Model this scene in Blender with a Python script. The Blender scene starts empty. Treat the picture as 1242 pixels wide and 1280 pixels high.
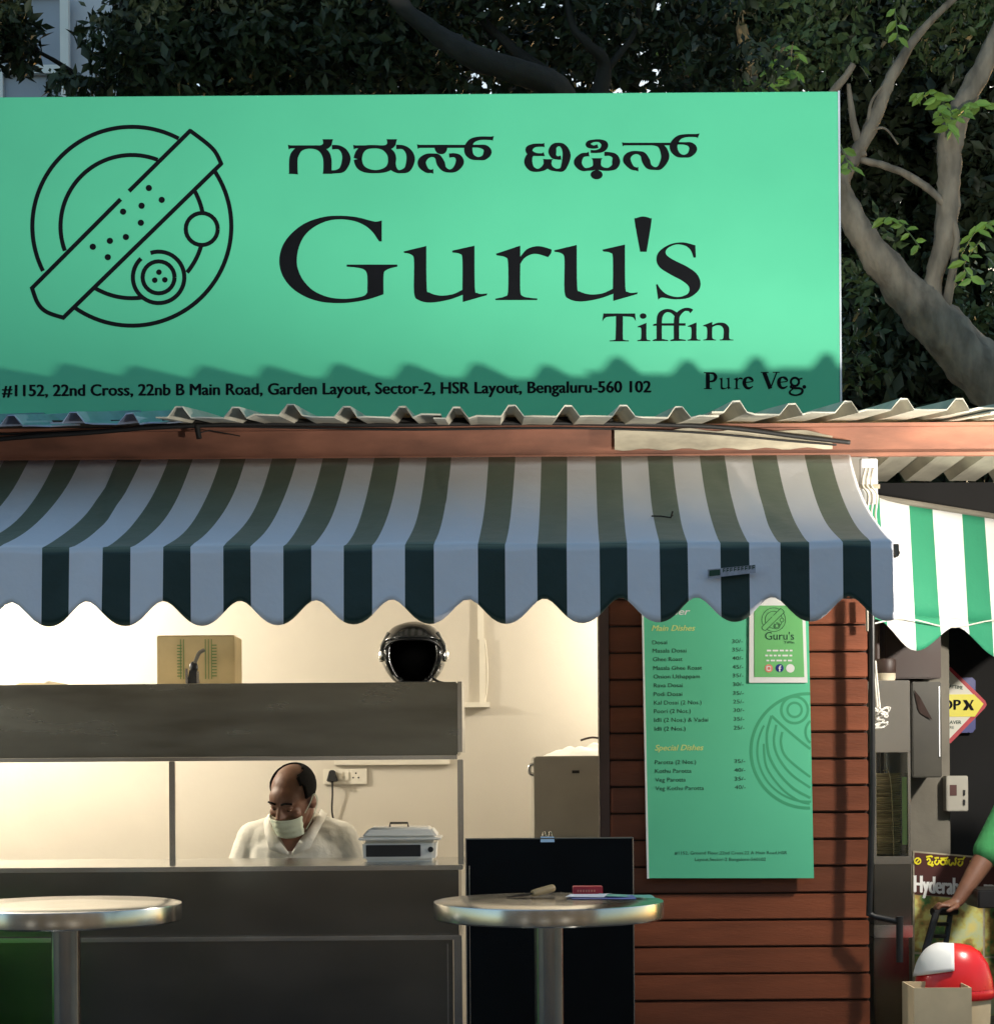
import bpy, bmesh, math, random
import numpy as np
from mathutils import Vector, Matrix
from mathutils.geometry import tessellate_polygon
R = math.radians
random.seed(7)
rng = np.random.default_rng(7)
scene = bpy.context.scene
COL = scene.collection

# ------------------------------------------------------------------ camera
F, CX, HY, EYE, ROLL = 2380.0, 621.0, 950.0, 1.47, R(0.4)     # photograph pixels (1242 x 1280)
cam = bpy.data.cameras.new('camera')
cam.sensor_fit = 'HORIZONTAL'; cam.sensor_width = 36.0
cam.lens = 36.0 * F / 1242.0
cam.shift_y = (HY - 640.0) / 1242.0
cam.clip_start = 0.05; cam.clip_end = 500
camo = bpy.data.objects.new('camera', cam); COL.objects.link(camo)
camo.location = (0, 0, EYE); camo.rotation_euler = (R(90), ROLL, 0)
scene.camera = camo

# ------------------------------------------------------------------ sky, sun, exposure
SUN_EL, SUN_ROT = R(6.5), R(32)
w = bpy.data.worlds.new('World'); scene.world = w; w.use_nodes = True
nt = w.node_tree; nt.nodes.clear()
sky = nt.nodes.new('ShaderNodeTexSky'); sky.sky_type = 'NISHITA'; sky.sun_disc = False
sky.sun_elevation = SUN_EL; sky.sun_rotation = SUN_ROT; sky.air_density = 1.0; sky.dust_density = 1.3; sky.ozone_density = 1.5
bg = nt.nodes.new('ShaderNodeBackground'); bg.inputs['Strength'].default_value = 0.115
wo = nt.nodes.new('ShaderNodeOutputWorld')
nt.links.new(sky.outputs['Color'], bg.inputs['Color']); nt.links.new(bg.outputs['Background'], wo.inputs['Surface'])
sl = bpy.data.lights.new('sun', 'SUN'); sl.energy = 0.05; sl.angle = R(10); sl.color = (1, .9, .8)
so = bpy.data.objects.new('sun', sl); COL.objects.link(so)
sd = Vector((math.sin(SUN_ROT) * math.cos(SUN_EL), math.cos(SUN_ROT) * math.cos(SUN_EL), math.sin(SUN_EL)))
so.rotation_euler = sd.to_track_quat('Z', 'Y').to_euler(); so.location = (0, 0, 12)
vs = scene.view_settings
vs.view_transform = 'Standard'; vs.look = 'None'; vs.gamma = 1.0; vs.exposure = 1.6; vs.use_curve_mapping = False

FLOOD_W, BULB_W, KITCHEN_L, KITCHEN_R = 275.0, 50.0, 42.0, 12.0
AWNING_L = 6.0

# ------------------------------------------------------------------ pixel -> point on a plane at depth Y
def W(px, py, Y):
    a, b = (px - CX) / F, (HY - py) / F
    c, s = math.cos(ROLL), math.sin(ROLL)
    return Vector(((a * c + b * s) * Y, Y, EYE + (-a * s + b * c) * Y))
def PXX(px, Y): return (px - CX) / F * Y
def PZ(py, Y): return EYE + (HY - py) / F * Y

# ------------------------------------------------------------------ materials
def mat(name, col, rough=.5, metal=0., var=.12, scale=6., bump=0., bscale=80., stretch=(1, 1, 1), spec=.5,
        rand=0., emit=None, trans=0., col2=None, rvar=.1, detail=6., sss=0., coat=0.):
    m = bpy.data.materials.new(name); m.use_nodes = True
    t = m.node_tree; n = t.nodes; l = t.links
    b = n['Principled BSDF']
    tc = n.new('ShaderNodeTexCoord'); mp = n.new('ShaderNodeMapping'); mp.inputs['Scale'].default_value = stretch
    l.new(tc.outputs['Object'], mp.inputs['Vector'])
    no = n.new('ShaderNodeTexNoise'); no.inputs['Scale'].default_value = scale; no.inputs['Detail'].default_value = detail
    l.new(mp.outputs['Vector'], no.inputs['Vector'])
    mx = n.new('ShaderNodeMix'); mx.data_type = 'RGBA'
    c1 = [max(0, c * (1 - var)) for c in col]; c2 = col2 if col2 else [min(1, c * (1 + var)) for c in col]
    rp = n.new('ShaderNodeValToRGB'); rp.color_ramp.elements[0].position = .3; rp.color_ramp.elements[1].position = .7
    l.new(no.outputs['Fac'], rp.inputs['Fac'])
    mx.inputs[6].default_value = (*c1, 1); mx.inputs[7].default_value = (*c2, 1)
    l.new(rp.outputs['Color'], mx.inputs['Factor'])
    out = mx.outputs[2]
    if rand:
        oi = n.new('ShaderNodeObjectInfo'); hs = n.new('ShaderNodeHueSaturation')
        mr = n.new('ShaderNodeMapRange'); mr.inputs['To Min'].default_value = 1 - rand; mr.inputs['To Max'].default_value = 1 + rand
        l.new(oi.outputs['Random'], mr.inputs['Value']); l.new(mr.outputs['Result'], hs.inputs['Value'])
        l.new(out, hs.inputs['Color']); out = hs.outputs['Color']
    l.new(out, b.inputs['Base Color'])
    b.inputs['Metallic'].default_value = metal
    mr2 = n.new('ShaderNodeMapRange'); mr2.inputs['To Min'].default_value = max(.02, rough - rvar); mr2.inputs['To Max'].default_value = min(1, rough + rvar)
    l.new(no.outputs['Fac'], mr2.inputs['Value']); l.new(mr2.outputs['Result'], b.inputs['Roughness'])
    b.inputs['Specular IOR Level'].default_value = spec
    b.inputs['Coat Weight'].default_value = coat
    if bump:
        n2 = n.new('ShaderNodeTexNoise'); n2.inputs['Scale'].default_value = bscale; n2.inputs['Detail'].default_value = 4
        l.new(mp.outputs['Vector'], n2.inputs['Vector'])
        bp = n.new('ShaderNodeBump'); bp.inputs['Strength'].default_value = bump; bp.inputs['Distance'].default_value = .01
        l.new(n2.outputs['Fac'], bp.inputs['Height']); l.new(bp.outputs['Normal'], b.inputs['Normal'])
    if emit:
        b.inputs['Emission Color'].default_value = (*emit[0], 1); b.inputs['Emission Strength'].default_value = emit[1]
    if trans: b.inputs['Transmission Weight'].default_value = trans
    if sss: b.inputs['Subsurface Weight'].default_value = sss; b.inputs['Subsurface Radius'].default_value = (.01, .004, .002)
    return m

MT = {}
MT['sign'] = mat('sign_vinyl', (.095, .56, .30), .42, 0, .05, 1.5, .12, 4)
MT['ink'] = mat('black_print', (.004, .004, .005), .6, 0, .2, 20, spec=.12)
MT['alu'] = mat('aluminium_trim', (.75, .76, .78), .4, .6, .1)
MT['steel'] = mat('brushed_steel', (.21, .208, .195), .22, 1., .25, 1.4, .0, 3, (1., 1., 2.2), rvar=.08)
MT['steel_hood'] = mat('smeared_steel', (.23, .235, .21), .24, 1., .40, 2.0, .0, 3, (.9, 1., 5), rvar=.12)
MT['steel_bright'] = mat('polished_steel', (.55, .55, .54), .22, 1., .08, 5., rvar=.06)
MT['steel_table'] = mat('table_steel', (.5, .5, .49), .2, 1., .12, 6., .03, 12, rvar=.08)
MT['cream'] = mat('cream_wall_paint', (.60, .555, .47), .65, 0, .06, 1.6, .06, 40)
MT['ceil'] = mat('ceiling_paint', (.6, .56, .48), .8, 0, .05)
MT['conc'] = mat('concrete_floor', (.22, .21, .20), .85, 0, .2, 3, .2, 40)
MT['ground'] = mat('asphalt_ground', (.055, .055, .055), .9, 0, .3, 2, .3, 60)
MT['terra'] = mat('red_oxide_paint', (.26, .105, .062), .6, 0, .35, 4, .08, 60, (1, 1, 3))
MT['flash'] = mat('weathered_board', (.42, .37, .27), .75, 0, .45, 5, .15, 40, (1, 1, 3))
MT['roofm'] = mat('cement_sheet', (.46, .43, .34), .75, 0, .28, 7, .12, 70, (1, .5, 1))
MT['roofb'] = mat('sky_tinted_sheet', (.22, .28, .38), .45, .3, .2, 7)  # blue in the base colour stands in for reflected sky
MT['plank'] = mat('stained_plank', (.21, .055, .020), .5, 0, .22, 3, .12, 40, (1.0, 5, 6), rand=.26)
MT['dwood'] = mat('dark_stained_wood', (.028, .012, .008), .55, 0, .3, 6)
MT['menu'] = mat('menu_vinyl', (.11, .56, .32), .5, 0, .04, 2)
MT['menu_ink'] = mat('menu_dark_print', (.012, .06, .035), .6, 0, .1)
MT['menu_ghost'] = mat('menu_ghost_print', (.055, .36, .18), .5, 0, .05)
MT['menu_yel'] = mat('menu_yellow_print', (.68, .82, .28), .5, 0, .05)
MT['white'] = mat('white_print', (.80, .80, .78), .5, 0, .04)
MT['poster'] = mat('poster_green', (.16, .50, .17), .5, 0, .05)
MT['black'] = mat('black_laminate', (.004, .005, .006), .5, 0, .3, 5, spec=.12)
MT['dish'] = mat('satin_aluminium', (.75, .72, .66), .32, .0, .06, 6)
MT['bplastic'] = mat('black_plastic', (.012, .012, .013), .4, 0, .2, 8)
MT['dark'] = mat('near_black_wall', (.0035, .003, .003), .8, 0, .4, 3)  # near-black tone, varied at random
MT['olive'] = mat('dark_olive_metal', (.032, .029, .021), .5, .2, .3, 5)
MT['fridge'] = mat('grey_enamel', (.36, .34, .29), .45, 0, .1, 4)
MT['cloth'] = mat('white_cloth', (.72, .69, .64), .9, 0, .08, 8, .2, 40)
MT['shirt'] = mat('white_polo_cloth', (.72, .70, .63), .9, 0, .08, 14, .25, 50)
MT['skin'] = mat('brown_skin', (.16, .072, .042), .52, 0, .15, 25, .1, 120, sss=.05)
MT['hair'] = mat('black_hair', (.008, .007, .007), .8, 0, .5, 160, .8, 300, spec=.1)
MT['mask'] = mat('pale_green_mask', (.50, .55, .44), .9, 0, .06, 20, .15, 60)
MT['card'] = mat('cardboard', (.56, .43, .22), .85, 0, .12, 8)
MT['cardpale'] = mat('pale_cardboard', (.58, .46, .29), .85, 0, .12, 8)
MT['greenprint'] = mat('green_carton_print', (.16, .26, .09), .8, 0, .1)
MT['pvc'] = mat('white_pvc', (.70, .66, .56), .4, 0, .06)
MT['red'] = mat('red_plastic', (.62, .016, .018), .28, 0, .08, 5)
MT['redbox'] = mat('red_card', (.50, .03, .045), .5, 0, .2, 30)
MT['blue'] = mat('deep_blue_print', (.02, .03, .22), .4, 0, .1)
MT['yellow'] = mat('yellow_print', (.85, .75, .03), .4, 0, .05)
MT['creamp'] = mat('cream_print', (.80, .77, .66), .5, 0, .05)
MT['brownp'] = mat('brown_banner_print', (.07, .018, .014), .5, 0, .1)
MT['greenprop'] = mat('green_prop_plastic', (.05, .30, .035), .4, 0, .1)
MT['wood'] = mat('pale_wood', (.38, .26, .12), .6, 0, .2, 10, stretch=(1, 1, 8))
MT['rope'] = mat('white_rope', (.70, .68, .62), .9, 0, .1, 80)
MT['plates'] = mat('areca_leaf_plates', (.50, .40, .22), .8, 0, .35, 12, .1, 30, (1, 1, 10), rand=.2)
MT['bark'] = mat('pale_bark', (.23, .19, .14), .85, 0, .5, 12, 1., 22, (1, 1, .35))
MT['barkd'] = mat('dark_bark', (.025, .022, .018), .9, 0, .3, 9, .5, 30)
MT['cutwood'] = mat('split_wood', (.36, .23, .10), .8, 0, .3, 20, .4, 40, (3, 3, .5))
MT['leafd'] = mat('dark_leaves', (.036, .050, .024), .5, 0, .5, 5, spec=.35)
MT['leafm'] = mat('mid_leaves', (.07, .11, .04), .5, 0, .5, 4, spec=.35)
MT['leafl'] = mat('fresh_leaves', (.20, .34, .06), .5, 0, .25, 8, spec=.35, rand=.25)
MT['bwhite'] = mat('white_render_wall', (.62, .64, .70), .8, 0, .05, 1)
MT['bpane'] = mat('grey_pane', (.30, .33, .40), .3, 0, .2, 1)
MT['pillar'] = mat('grey_plaster', (.17, .155, .125), .85, 0, .2, 5, .15, 40)
MT['cable'] = mat('black_cable', (.012, .011, .010), .6, 0, .2)
MT['greenshirt'] = mat('green_tshirt', (.035, .22, .07), .9, 0, .1, 12, .2, 60)
MT['jeans'] = mat('dark_trousers', (.03, .03, .04), .9, 0, .15, 12)
MT['paper'] = mat('white_paper', (.62, .66, .74), .6, 0, .05)
MT['bluep'] = mat('blue_paper', (.10, .13, .42), .5, 0, .1)
MT['teal'] = mat('teal_paper', (.12, .40, .33), .5, 0, .1)
MT['addglow'] = mat('added_window_glow', (.5, .5, .45), .4, 0, 0, emit=((1, .95, .82), .35))  # glow added for soft reflections in the steel
MT['helmet'] = mat('black_gloss_shell', (.02, .02, .02), .18, .1, .1, 10, coat=.6)
MT['helmet_grey'] = mat('silver_helmet_graphic', (.28, .28, .26), .25, .6, .1, 10)
MT['sticker'] = mat('faded_sticker', (.40, .40, .46), .5, 0, .2, 60)
MT['pink'] = mat('pink_icon_print', (.75, .22, .16), .5, 0, .2, 40)
def glass_material():
    m = bpy.data.materials.new('cabinet_glass'); m.use_nodes = True
    n = m.node_tree.nodes; l = m.node_tree.links; n.remove(n['Principled BSDF'])
    tr = n.new('ShaderNodeBsdfTransparent'); tr.inputs['Color'].default_value = (.93, .96, .95, 1)
    gl = n.new('ShaderNodeBsdfGlossy'); gl.inputs['Roughness'].default_value = .05
    fr = n.new('ShaderNodeFresnel'); fr.inputs['IOR'].default_value = 1.35; mx = n.new('ShaderNodeMixShader')
    l.new(fr.outputs[0], mx.inputs[0]); l.new(tr.outputs[0], mx.inputs[1]); l.new(gl.outputs[0], mx.inputs[2])
    l.new(mx.outputs[0], n['Material Output'].inputs['Surface']); return m
MT['glass'] = glass_material()

def canvas_material(name, col, top_sheen, sheen):
    """awning canvas: sky sheen put into the colour of faces that look up; weave bump"""
    m = bpy.data.materials.new(name); m.use_nodes = True
    t = m.node_tree; n = t.nodes; l = t.links; b = n['Principled BSDF']
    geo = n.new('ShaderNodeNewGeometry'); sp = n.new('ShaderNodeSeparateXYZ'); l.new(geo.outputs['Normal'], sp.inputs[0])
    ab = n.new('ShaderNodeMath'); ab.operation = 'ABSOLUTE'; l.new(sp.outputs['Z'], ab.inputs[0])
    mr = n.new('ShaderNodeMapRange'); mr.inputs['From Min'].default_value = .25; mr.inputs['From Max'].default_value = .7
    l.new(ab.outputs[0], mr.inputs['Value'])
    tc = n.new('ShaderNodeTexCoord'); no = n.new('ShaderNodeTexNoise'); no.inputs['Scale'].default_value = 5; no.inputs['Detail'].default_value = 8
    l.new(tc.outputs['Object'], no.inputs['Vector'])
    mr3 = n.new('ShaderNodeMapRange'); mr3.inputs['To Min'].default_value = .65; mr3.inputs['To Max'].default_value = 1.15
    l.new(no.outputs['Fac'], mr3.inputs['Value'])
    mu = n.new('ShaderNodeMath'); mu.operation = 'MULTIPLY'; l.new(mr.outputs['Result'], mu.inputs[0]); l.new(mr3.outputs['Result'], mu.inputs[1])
    mx = n.new('ShaderNodeMix'); mx.data_type = 'RGBA'; mx.inputs[6].default_value = (*col, 1); mx.inputs[7].default_value = (*top_sheen, 1)
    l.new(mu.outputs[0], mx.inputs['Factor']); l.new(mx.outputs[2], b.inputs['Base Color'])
    b.inputs['Roughness'].default_value = .55; b.inputs['Sheen Weight'].default_value = sheen
    n2 = n.new('ShaderNodeTexNoise'); n2.inputs['Scale'].default_value = 9; n2.inputs['Detail'].default_value = 5
    l.new(tc.outputs['Object'], n2.inputs['Vector'])
    bp = n.new('ShaderNodeBump'); bp.inputs['Strength'].default_value = .35; bp.inputs['Distance'].default_value = .02
    l.new(n2.outputs['Fac'], bp.inputs['Height']); l.new(bp.outputs['Normal'], b.inputs['Normal'])
    return m
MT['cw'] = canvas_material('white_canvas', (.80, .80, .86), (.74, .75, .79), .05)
MT['cg'] = canvas_material('green_canvas', (.004, .030, .026), (.135, .18, .13), .1)  # paler second green is sky sheen painted on the canopy top
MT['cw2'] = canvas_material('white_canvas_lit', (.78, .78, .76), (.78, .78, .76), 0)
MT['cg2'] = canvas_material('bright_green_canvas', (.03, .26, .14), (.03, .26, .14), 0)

def food_material():
    m = bpy.data.materials.new('food_photo_print'); m.use_nodes = True
    t = m.node_tree; n = t.nodes; l = t.links; b = n['Principled BSDF']
    tc = n.new('ShaderNodeTexCoord'); v = n.new('ShaderNodeTexNoise'); v.inputs['Scale'].default_value = 11; v.inputs['Detail'].default_value = 5
    l.new(tc.outputs['Object'], v.inputs['Vector'])
    r = n.new('ShaderNodeValToRGB'); e = r.color_ramp.elements
    e[0].position = .30; e[0].color = (.06, .05, .02, 1); e[1].position = .72; e[1].color = (.75, .66, .22, 1)
    for p, c in ((.40, (.07, .20, .05, 1)), (.46, (.42, .26, .07, 1)), (.53, (.62, .60, .18, 1)), (.60, (.55, .62, .36, 1))):
        x = e.new(p); x.color = c
    l.new(v.outputs['Fac'], r.inputs['Fac']); l.new(r.outputs['Color'], b.inputs['Base Color']); b.inputs['Roughness'].default_value = .5
    return m
MT['food'] = food_material()

# ------------------------------------------------------------------ mesh helpers
class MB:
    def __init__(s): s.v = []; s.f = []; s.m = []
    def add(s, vs, fs, mi=0):
        o = len(s.v); s.v += [tuple(v) for v in vs]; s.f += [tuple(i + o for i in f) for f in fs]; s.m += [mi] * len(fs); return s
    def box(s, x0, x1, y0, y1, z0, z1, mi=0):
        return s.add([(x0, y0, z0), (x1, y0, z0), (x1, y1, z0), (x0, y1, z0), (x0, y0, z1), (x1, y0, z1), (x1, y1, z1), (x0, y1, z1)],
                     [(0, 3, 2, 1), (4, 5, 6, 7), (0, 1, 5, 4), (1, 2, 6, 5), (2, 3, 7, 6), (3, 0, 4, 7)], mi)
    def tube(s, pts, rad, n=10, cap=True, mi=0):
        pts = [Vector(p) for p in pts]
        if not isinstance(rad, (list, tuple)): rad = [rad] * len(pts)
        up = None; rings = []
        for i, p in enumerate(pts):
            d = (pts[min(i + 1, len(pts) - 1)] - pts[max(i - 1, 0)]).normalized()
            if up is None: up = Vector((0, 0, 1)) if abs(d.z) < .9 else Vector((0, 1, 0))
            a = d.cross(up)
            if a.length < 1e-4: a = d.orthogonal()
            a.normalize(); b = a.cross(d).normalized(); up = b
            rings.append([p + (a * math.cos(2 * math.pi * k / n) + b * math.sin(2 * math.pi * k / n)) * rad[i] for k in range(n)])
        vs = [v for r in rings for v in r]; fs = []
        for i in range(len(pts) - 1):
            for k in range(n):
                fs.append((i * n + k, i * n + (k + 1) % n, (i + 1) * n + (k + 1) % n, (i + 1) * n + k))
        if cap: fs += [tuple(range(n))[::-1], tuple(range((len(pts) - 1) * n, len(pts) * n))]
        return s.add(vs, fs, mi)
    def lathe(s, prof, c=(0, 0, 0), n=40, sx=1, sy=1, mi=0):
        vs = []; fs = []
        for r, z in prof:
            for k in range(n):
                a = 2 * math.pi * k / n; vs.append((c[0] + r * sx * math.cos(a), c[1] + r * sy * math.sin(a), c[2] + z))
        for i in range(len(prof) - 1):
            for k in range(n): fs.append((i * n + k, i * n + (k + 1) % n, (i + 1) * n + (k + 1) % n, (i + 1) * n + k))
        fs += [tuple(range(n))[::-1], tuple(range((len(prof) - 1) * n, len(prof) * n))]
        return s.add(vs, fs, mi)
    def sphere(s, c, r, n=16, m=10, mi=0, rot=None):
        r = r if isinstance(r, (tuple, list)) else (r, r, r); c = Vector(c); vs = []; fs = []
        for i in range(m + 1):
            t = math.pi * i / m
            for k in range(n):
                a = 2 * math.pi * k / n
                p = Vector((r[0] * math.sin(t) * math.cos(a), r[1] * math.sin(t) * math.sin(a), r[2] * math.cos(t)))
                vs.append(c + (rot @ p if rot else p))
        for i in range(m):
            for k in range(n): fs.append((i * n + k, (i + 1) * n + k, (i + 1) * n + (k + 1) % n, i * n + (k + 1) % n))
        return s.add(vs, fs, mi)
    def capsule(s, p0, r0, p1, r1, n=14):
        p0, p1 = Vector(p0), Vector(p1)
        s.sphere(p0, r0 * .999, n, 8); s.sphere(p1, r1 * .999, n, 8)
        return s.tube([p0, p1], [r0, r1], n)
    def frustum(s, x0, x1, y0, y1, z0, z1, inx, iny, mi=0):
        return s.add([(x0, y0, z0), (x1, y0, z0), (x1, y1, z0), (x0, y1, z0), (x0 + inx, y0 + iny, z1), (x1 - inx, y0 + iny, z1), (x1 - inx, y1 - iny, z1), (x0 + inx, y1 - iny, z1)],
                     [(0, 3, 2, 1), (4, 5, 6, 7), (0, 1, 5, 4), (1, 2, 6, 5), (2, 3, 7, 6), (3, 0, 4, 7)], mi)
    def mesh(s, name, origin=(0, 0, 0), bevel=0., smooth=False, merge=False):
        me = bpy.data.meshes.new(name)
        o = Vector(origin)
        me.from_pydata([tuple(Vector(v) - o) for v in s.v], [], s.f)
        me.polygons.foreach_set('material_index', s.m)
        if bevel or merge:
            bm = bmesh.new(); bm.from_mesh(me)
            if merge: bmesh.ops.remove_doubles(bm, verts=bm.verts, dist=1e-5)
            if bevel: bmesh.ops.bevel(bm, geom=[e for e in bm.edges], offset=bevel, segments=2, affect='EDGES', clamp_overlap=True)
            bm.to_mesh(me); bm.free()
        if smooth is True: me.polygons.foreach_set('use_smooth', [True] * len(me.polygons))
        elif smooth: me.polygons.foreach_set('use_smooth', [True] * len(me.polygons)); me.set_sharp_from_angle(angle=R(smooth))
        me.update()
        return me

def base(o): return Vector(o['_b']) if o is not None and '_b' in o else Vector((0, 0, 0))
def props(o, label=None, cat=None, group=None, kind=None):
    if label: o['label'] = label
    if cat: o['category'] = cat
    if group: o['group'] = group
    if kind: o['kind'] = kind
    return o
BASES = {}
def thing(name, label, cat, loc=(0, 0, 0), group=None):
    o = bpy.data.objects.new(name, None); COL.objects.link(o); o.location = loc; o.empty_display_size = .1
    BASES[o.name] = Vector(loc)
    return props(o, label, cat, group)
def obj(name, mb, m, parent=None, origin=None, bevel=0., smooth=False, merge=False, **kw):
    """world-space mesh -> object; under a parent its own origin is the thing's base"""
    if origin is None:
        origin = BASES[parent.name] if parent is not None else Vector((0, 0, 0))
    me = mb.mesh(name, origin, bevel, smooth, merge) if isinstance(mb, MB) else mb
    for x in (m if isinstance(m, (list, tuple)) else [m]): me.materials.append(MT[x] if isinstance(x, str) else x)
    o = bpy.data.objects.new(name, me); COL.objects.link(o)
    if parent is not None:
        o.parent = parent; BASES[o.name] = Vector(origin); o.location = Vector(origin) - BASES[parent.name]
    else:
        o.location = origin; BASES[o.name] = Vector(origin)
    return props(o, **kw)
def remeshed(name, mb, m, parent, voxel=.006, smooth_it=6, origin=None):
    """overlapping closed volumes fused into one continuous surface"""
    o = obj(name, mb, m, parent, origin)
    r = o.modifiers.new('remesh', 'REMESH'); r.mode = 'VOXEL'; r.voxel_size = voxel; r.use_smooth_shade = True
    s = o.modifiers.new('smooth', 'SMOOTH'); s.factor = .5; s.iterations = smooth_it
    return o

# ------------------------------------------------------------------ lettering helpers (flat print on a plane at depth Y)
def catmull(pts, step=4):
    out = []
    n = len(pts)
    for i in range(n - 1):
        p0, p1, p2, p3 = pts[max(i - 1, 0)], pts[i], pts[i + 1], pts[min(i + 2, n - 1)]
        for k in range(step):
            t = k / step
            out.append(tuple(.5 * (2 * b + (c - a) * t + (2 * a - 5 * b + 4 * c - d) * t * t + (3 * b - a - 3 * c + d) * t ** 3) for a, b, c, d in zip(p0, p1, p2, p3)))
    out.append(tuple(pts[-1])); return out
class Pen:
    """collects flat shapes given in pixels of a crop: origin (ox, oy), scale s"""
    def __init__(s, Y, mb=None): s.Y = Y; s.mb = mb or MB(); s.o = (0, 0, 1); s.k = 0
    def crop(s, ox, oy, sc): s.o = (ox, oy, sc); return s
    def pt(s, x, y):
        return W(s.o[0] + x / s.o[2], s.o[1] + y / s.o[2], s.Y - .00002 * (s.k % 30))
    def stroke(s, pts, step=5):
        s.k += 1
        pts = [p if len(p) == 3 else (*p, s.wd) for p in pts]
        c = catmull(pts, step) if len(pts) > 2 else pts
        L = []; Rr = []
        for i, (x, y, wd) in enumerate(c):
            a = c[max(i - 1, 0)]; b = c[min(i + 1, len(c) - 1)]
            dx, dy = b[0] - a[0], b[1] - a[1]; d = math.hypot(dx, dy) or 1
            nx, ny = -dy / d * wd / 2, dx / d * wd / 2
            L.append(s.pt(x + nx, y + ny)); Rr.append(s.pt(x - nx, y - ny))
        n = len(c); s.mb.add(L + Rr, [(i, i + 1, n + i + 1, n + i) for i in range(n - 1)]); return s
    def line(s, x0, y0, x1, y1, wd): return s.stroke([(x0, y0, wd), (x1, y1, wd)])
    def poly(s, pts):
        s.k += 1
        corners = [i for i, p in enumerate(pts) if len(p) == 3]
        q = []
        if corners:
            pts = pts[corners[0]:] + pts[:corners[0]] + [pts[corners[0]]]
            seg = [pts[0][:2]]
            for p in pts[1:]:
                seg.append(p[:2])
                if len(p) == 3:
                    q += (catmull(seg, 4) if len(seg) > 2 else seg)[:-1]; seg = [p[:2]]
        else: q = [p[:2] for p in pts]
        tri = tessellate_polygon([[Vector((x, y, 0)) for x, y in q]])
        s.mb.add([s.pt(x, y) for x, y in q], [tuple(t) for t in tri]); return s
    def rect(s, x0, y0, x1, y1): return s.poly([(x0, y0, 1), (x1, y0, 1), (x1, y1, 1), (x0, y1, 1)])
    def disc(s, x, y, r, ry=None, n=20):
        return s.poly([(x + r * math.cos(2 * math.pi * k / n), y + (ry or r) * math.sin(2 * math.pi * k / n)) for k in range(n)])
    def arc(s, x, y, r, a0, a1, wd, n=40):
        return s.stroke([(x + r * math.cos(R(a0 + (a1 - a0) * k / n)), y - r * math.sin(R(a0 + (a1 - a0) * k / n)), wd) for k in range(n + 1)], 1)
    def text(s, string, x0, x1, ybase, cap, bold=0., shear=0., slope=0., centre=False):
        """built-in typeface fitted between x0 and x1 with capital height cap"""
        cu = bpy.data.curves.new('t', 'FONT'); cu.body = string; cu.shear = shear; cu.resolution_u = 3
        ob = bpy.data.objects.new('t', cu); COL.objects.link(ob)
        bpy.context.view_layer.update()
        me = bpy.data.meshes.new_from_object(ob.evaluated_get(bpy.context.evaluated_depsgraph_get()))
        bpy.data.objects.remove(ob); bpy.data.curves.remove(cu)
        if len(me.vertices):
            s.k += 1
            xs = [v.co.x for v in me.vertices]; a, b = min(xs), max(xs)
            fs = [tuple(p.vertices) for p in me.polygons]; bw = bold * cap * 1.5
            for dx, dy in (((-bw, 0), (bw, 0), (0, bw * .7)) if bold else ((0, 0),)):
                vs = []; s.k += 1
                for v in me.vertices:
                    px = x0 + (v.co.x - a) / (b - a) * (x1 - x0)
                    vs.append(s.pt(px + dx, ybase + dy + slope * (px - x0) - v.co.y / .73 * cap))
                s.mb.add(vs, fs)
        bpy.data.meshes.remove(me); return s

def lettering(name, mb, m, parent, gx, gy):
    """one object per word or line: connected islands joined when their boxes are closer than gx, gy (metres)"""
    n = len(mb.v); par = list(range(n))
    def find(a):
        while par[a] != a: par[a] = par[par[a]]; a = par[a]
        return a
    for f in mb.f:
        for i in f[1:]: par[find(i)] = find(f[0])
    isl = {}
    for i in range(n): isl.setdefault(find(i), []).append(i)
    keys = list(isl); bx = [(min(mb.v[i][0] for i in isl[k]), max(mb.v[i][0] for i in isl[k]), min(mb.v[i][2] for i in isl[k]), max(mb.v[i][2] for i in isl[k])) for k in keys]
    gp = list(range(len(keys)))
    def gf(a):
        while gp[a] != a: gp[a] = gp[gp[a]]; a = gp[a]
        return a
    for a in range(len(keys)):
        for b in range(a):
            A, B = bx[a], bx[b]
            if A[0] - gx < B[1] and B[0] - gx < A[1] and A[2] - gy < B[3] and B[2] - gy < A[3]: gp[gf(a)] = gf(b)
    root = {}
    for i, k in enumerate(keys): root[k] = gf(i)
    parts = {}
    for f in mb.f: parts.setdefault(root[find(f[0])], []).append(f)
    for fs in parts.values():
        ids = {}; q = MB(); 
        for f in fs:
            for i in f:
                if i not in ids: ids[i] = len(q.v); q.v.append(mb.v[i])
            q.f.append(tuple(ids[i] for i in f)); q.m.append(0)
        obj(name, q, m, parent)
# ================================================================== ground
obj('ground', MB().add([(-80, -80, 0), (80, -80, 0), (80, 160, 0), (-80, 160, 0)], [(0, 1, 2, 3)]), 'ground', kind='structure')

# ================================================================== kiosk shell
KB = 8.6                                    # back wall of the kitchen
k = thing('food_kiosk', 'cream walled kitchen kiosk behind the steel serving counter', 'kiosk', (-.9, 7.8, 0))
obj('floor_slab', MB().box(-3.3, 1.37, 6.45, KB + .1, .004, .03), 'conc', k)
obj('back_wall', MB().box(-3.3, 1.37, KB, KB + .1, .03, 2.62), 'cream', k)
obj('side_wall', MB().box(-3.3, -3.2, 6.98, KB, .03, 2.58), 'cream', k)
obj('side_wall', MB().box(1.32, 1.37, 7.09, KB, .03, 2.58), 'cream', k)
obj('ceiling', MB().box(-3.3, 1.37, 7.02, KB, 2.58, 2.62), 'ceil', k)
obj('header', MB().box(-3.3, 1.37, 7.005, 7.02, 2.44, 2.66), 'cream', k)

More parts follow.
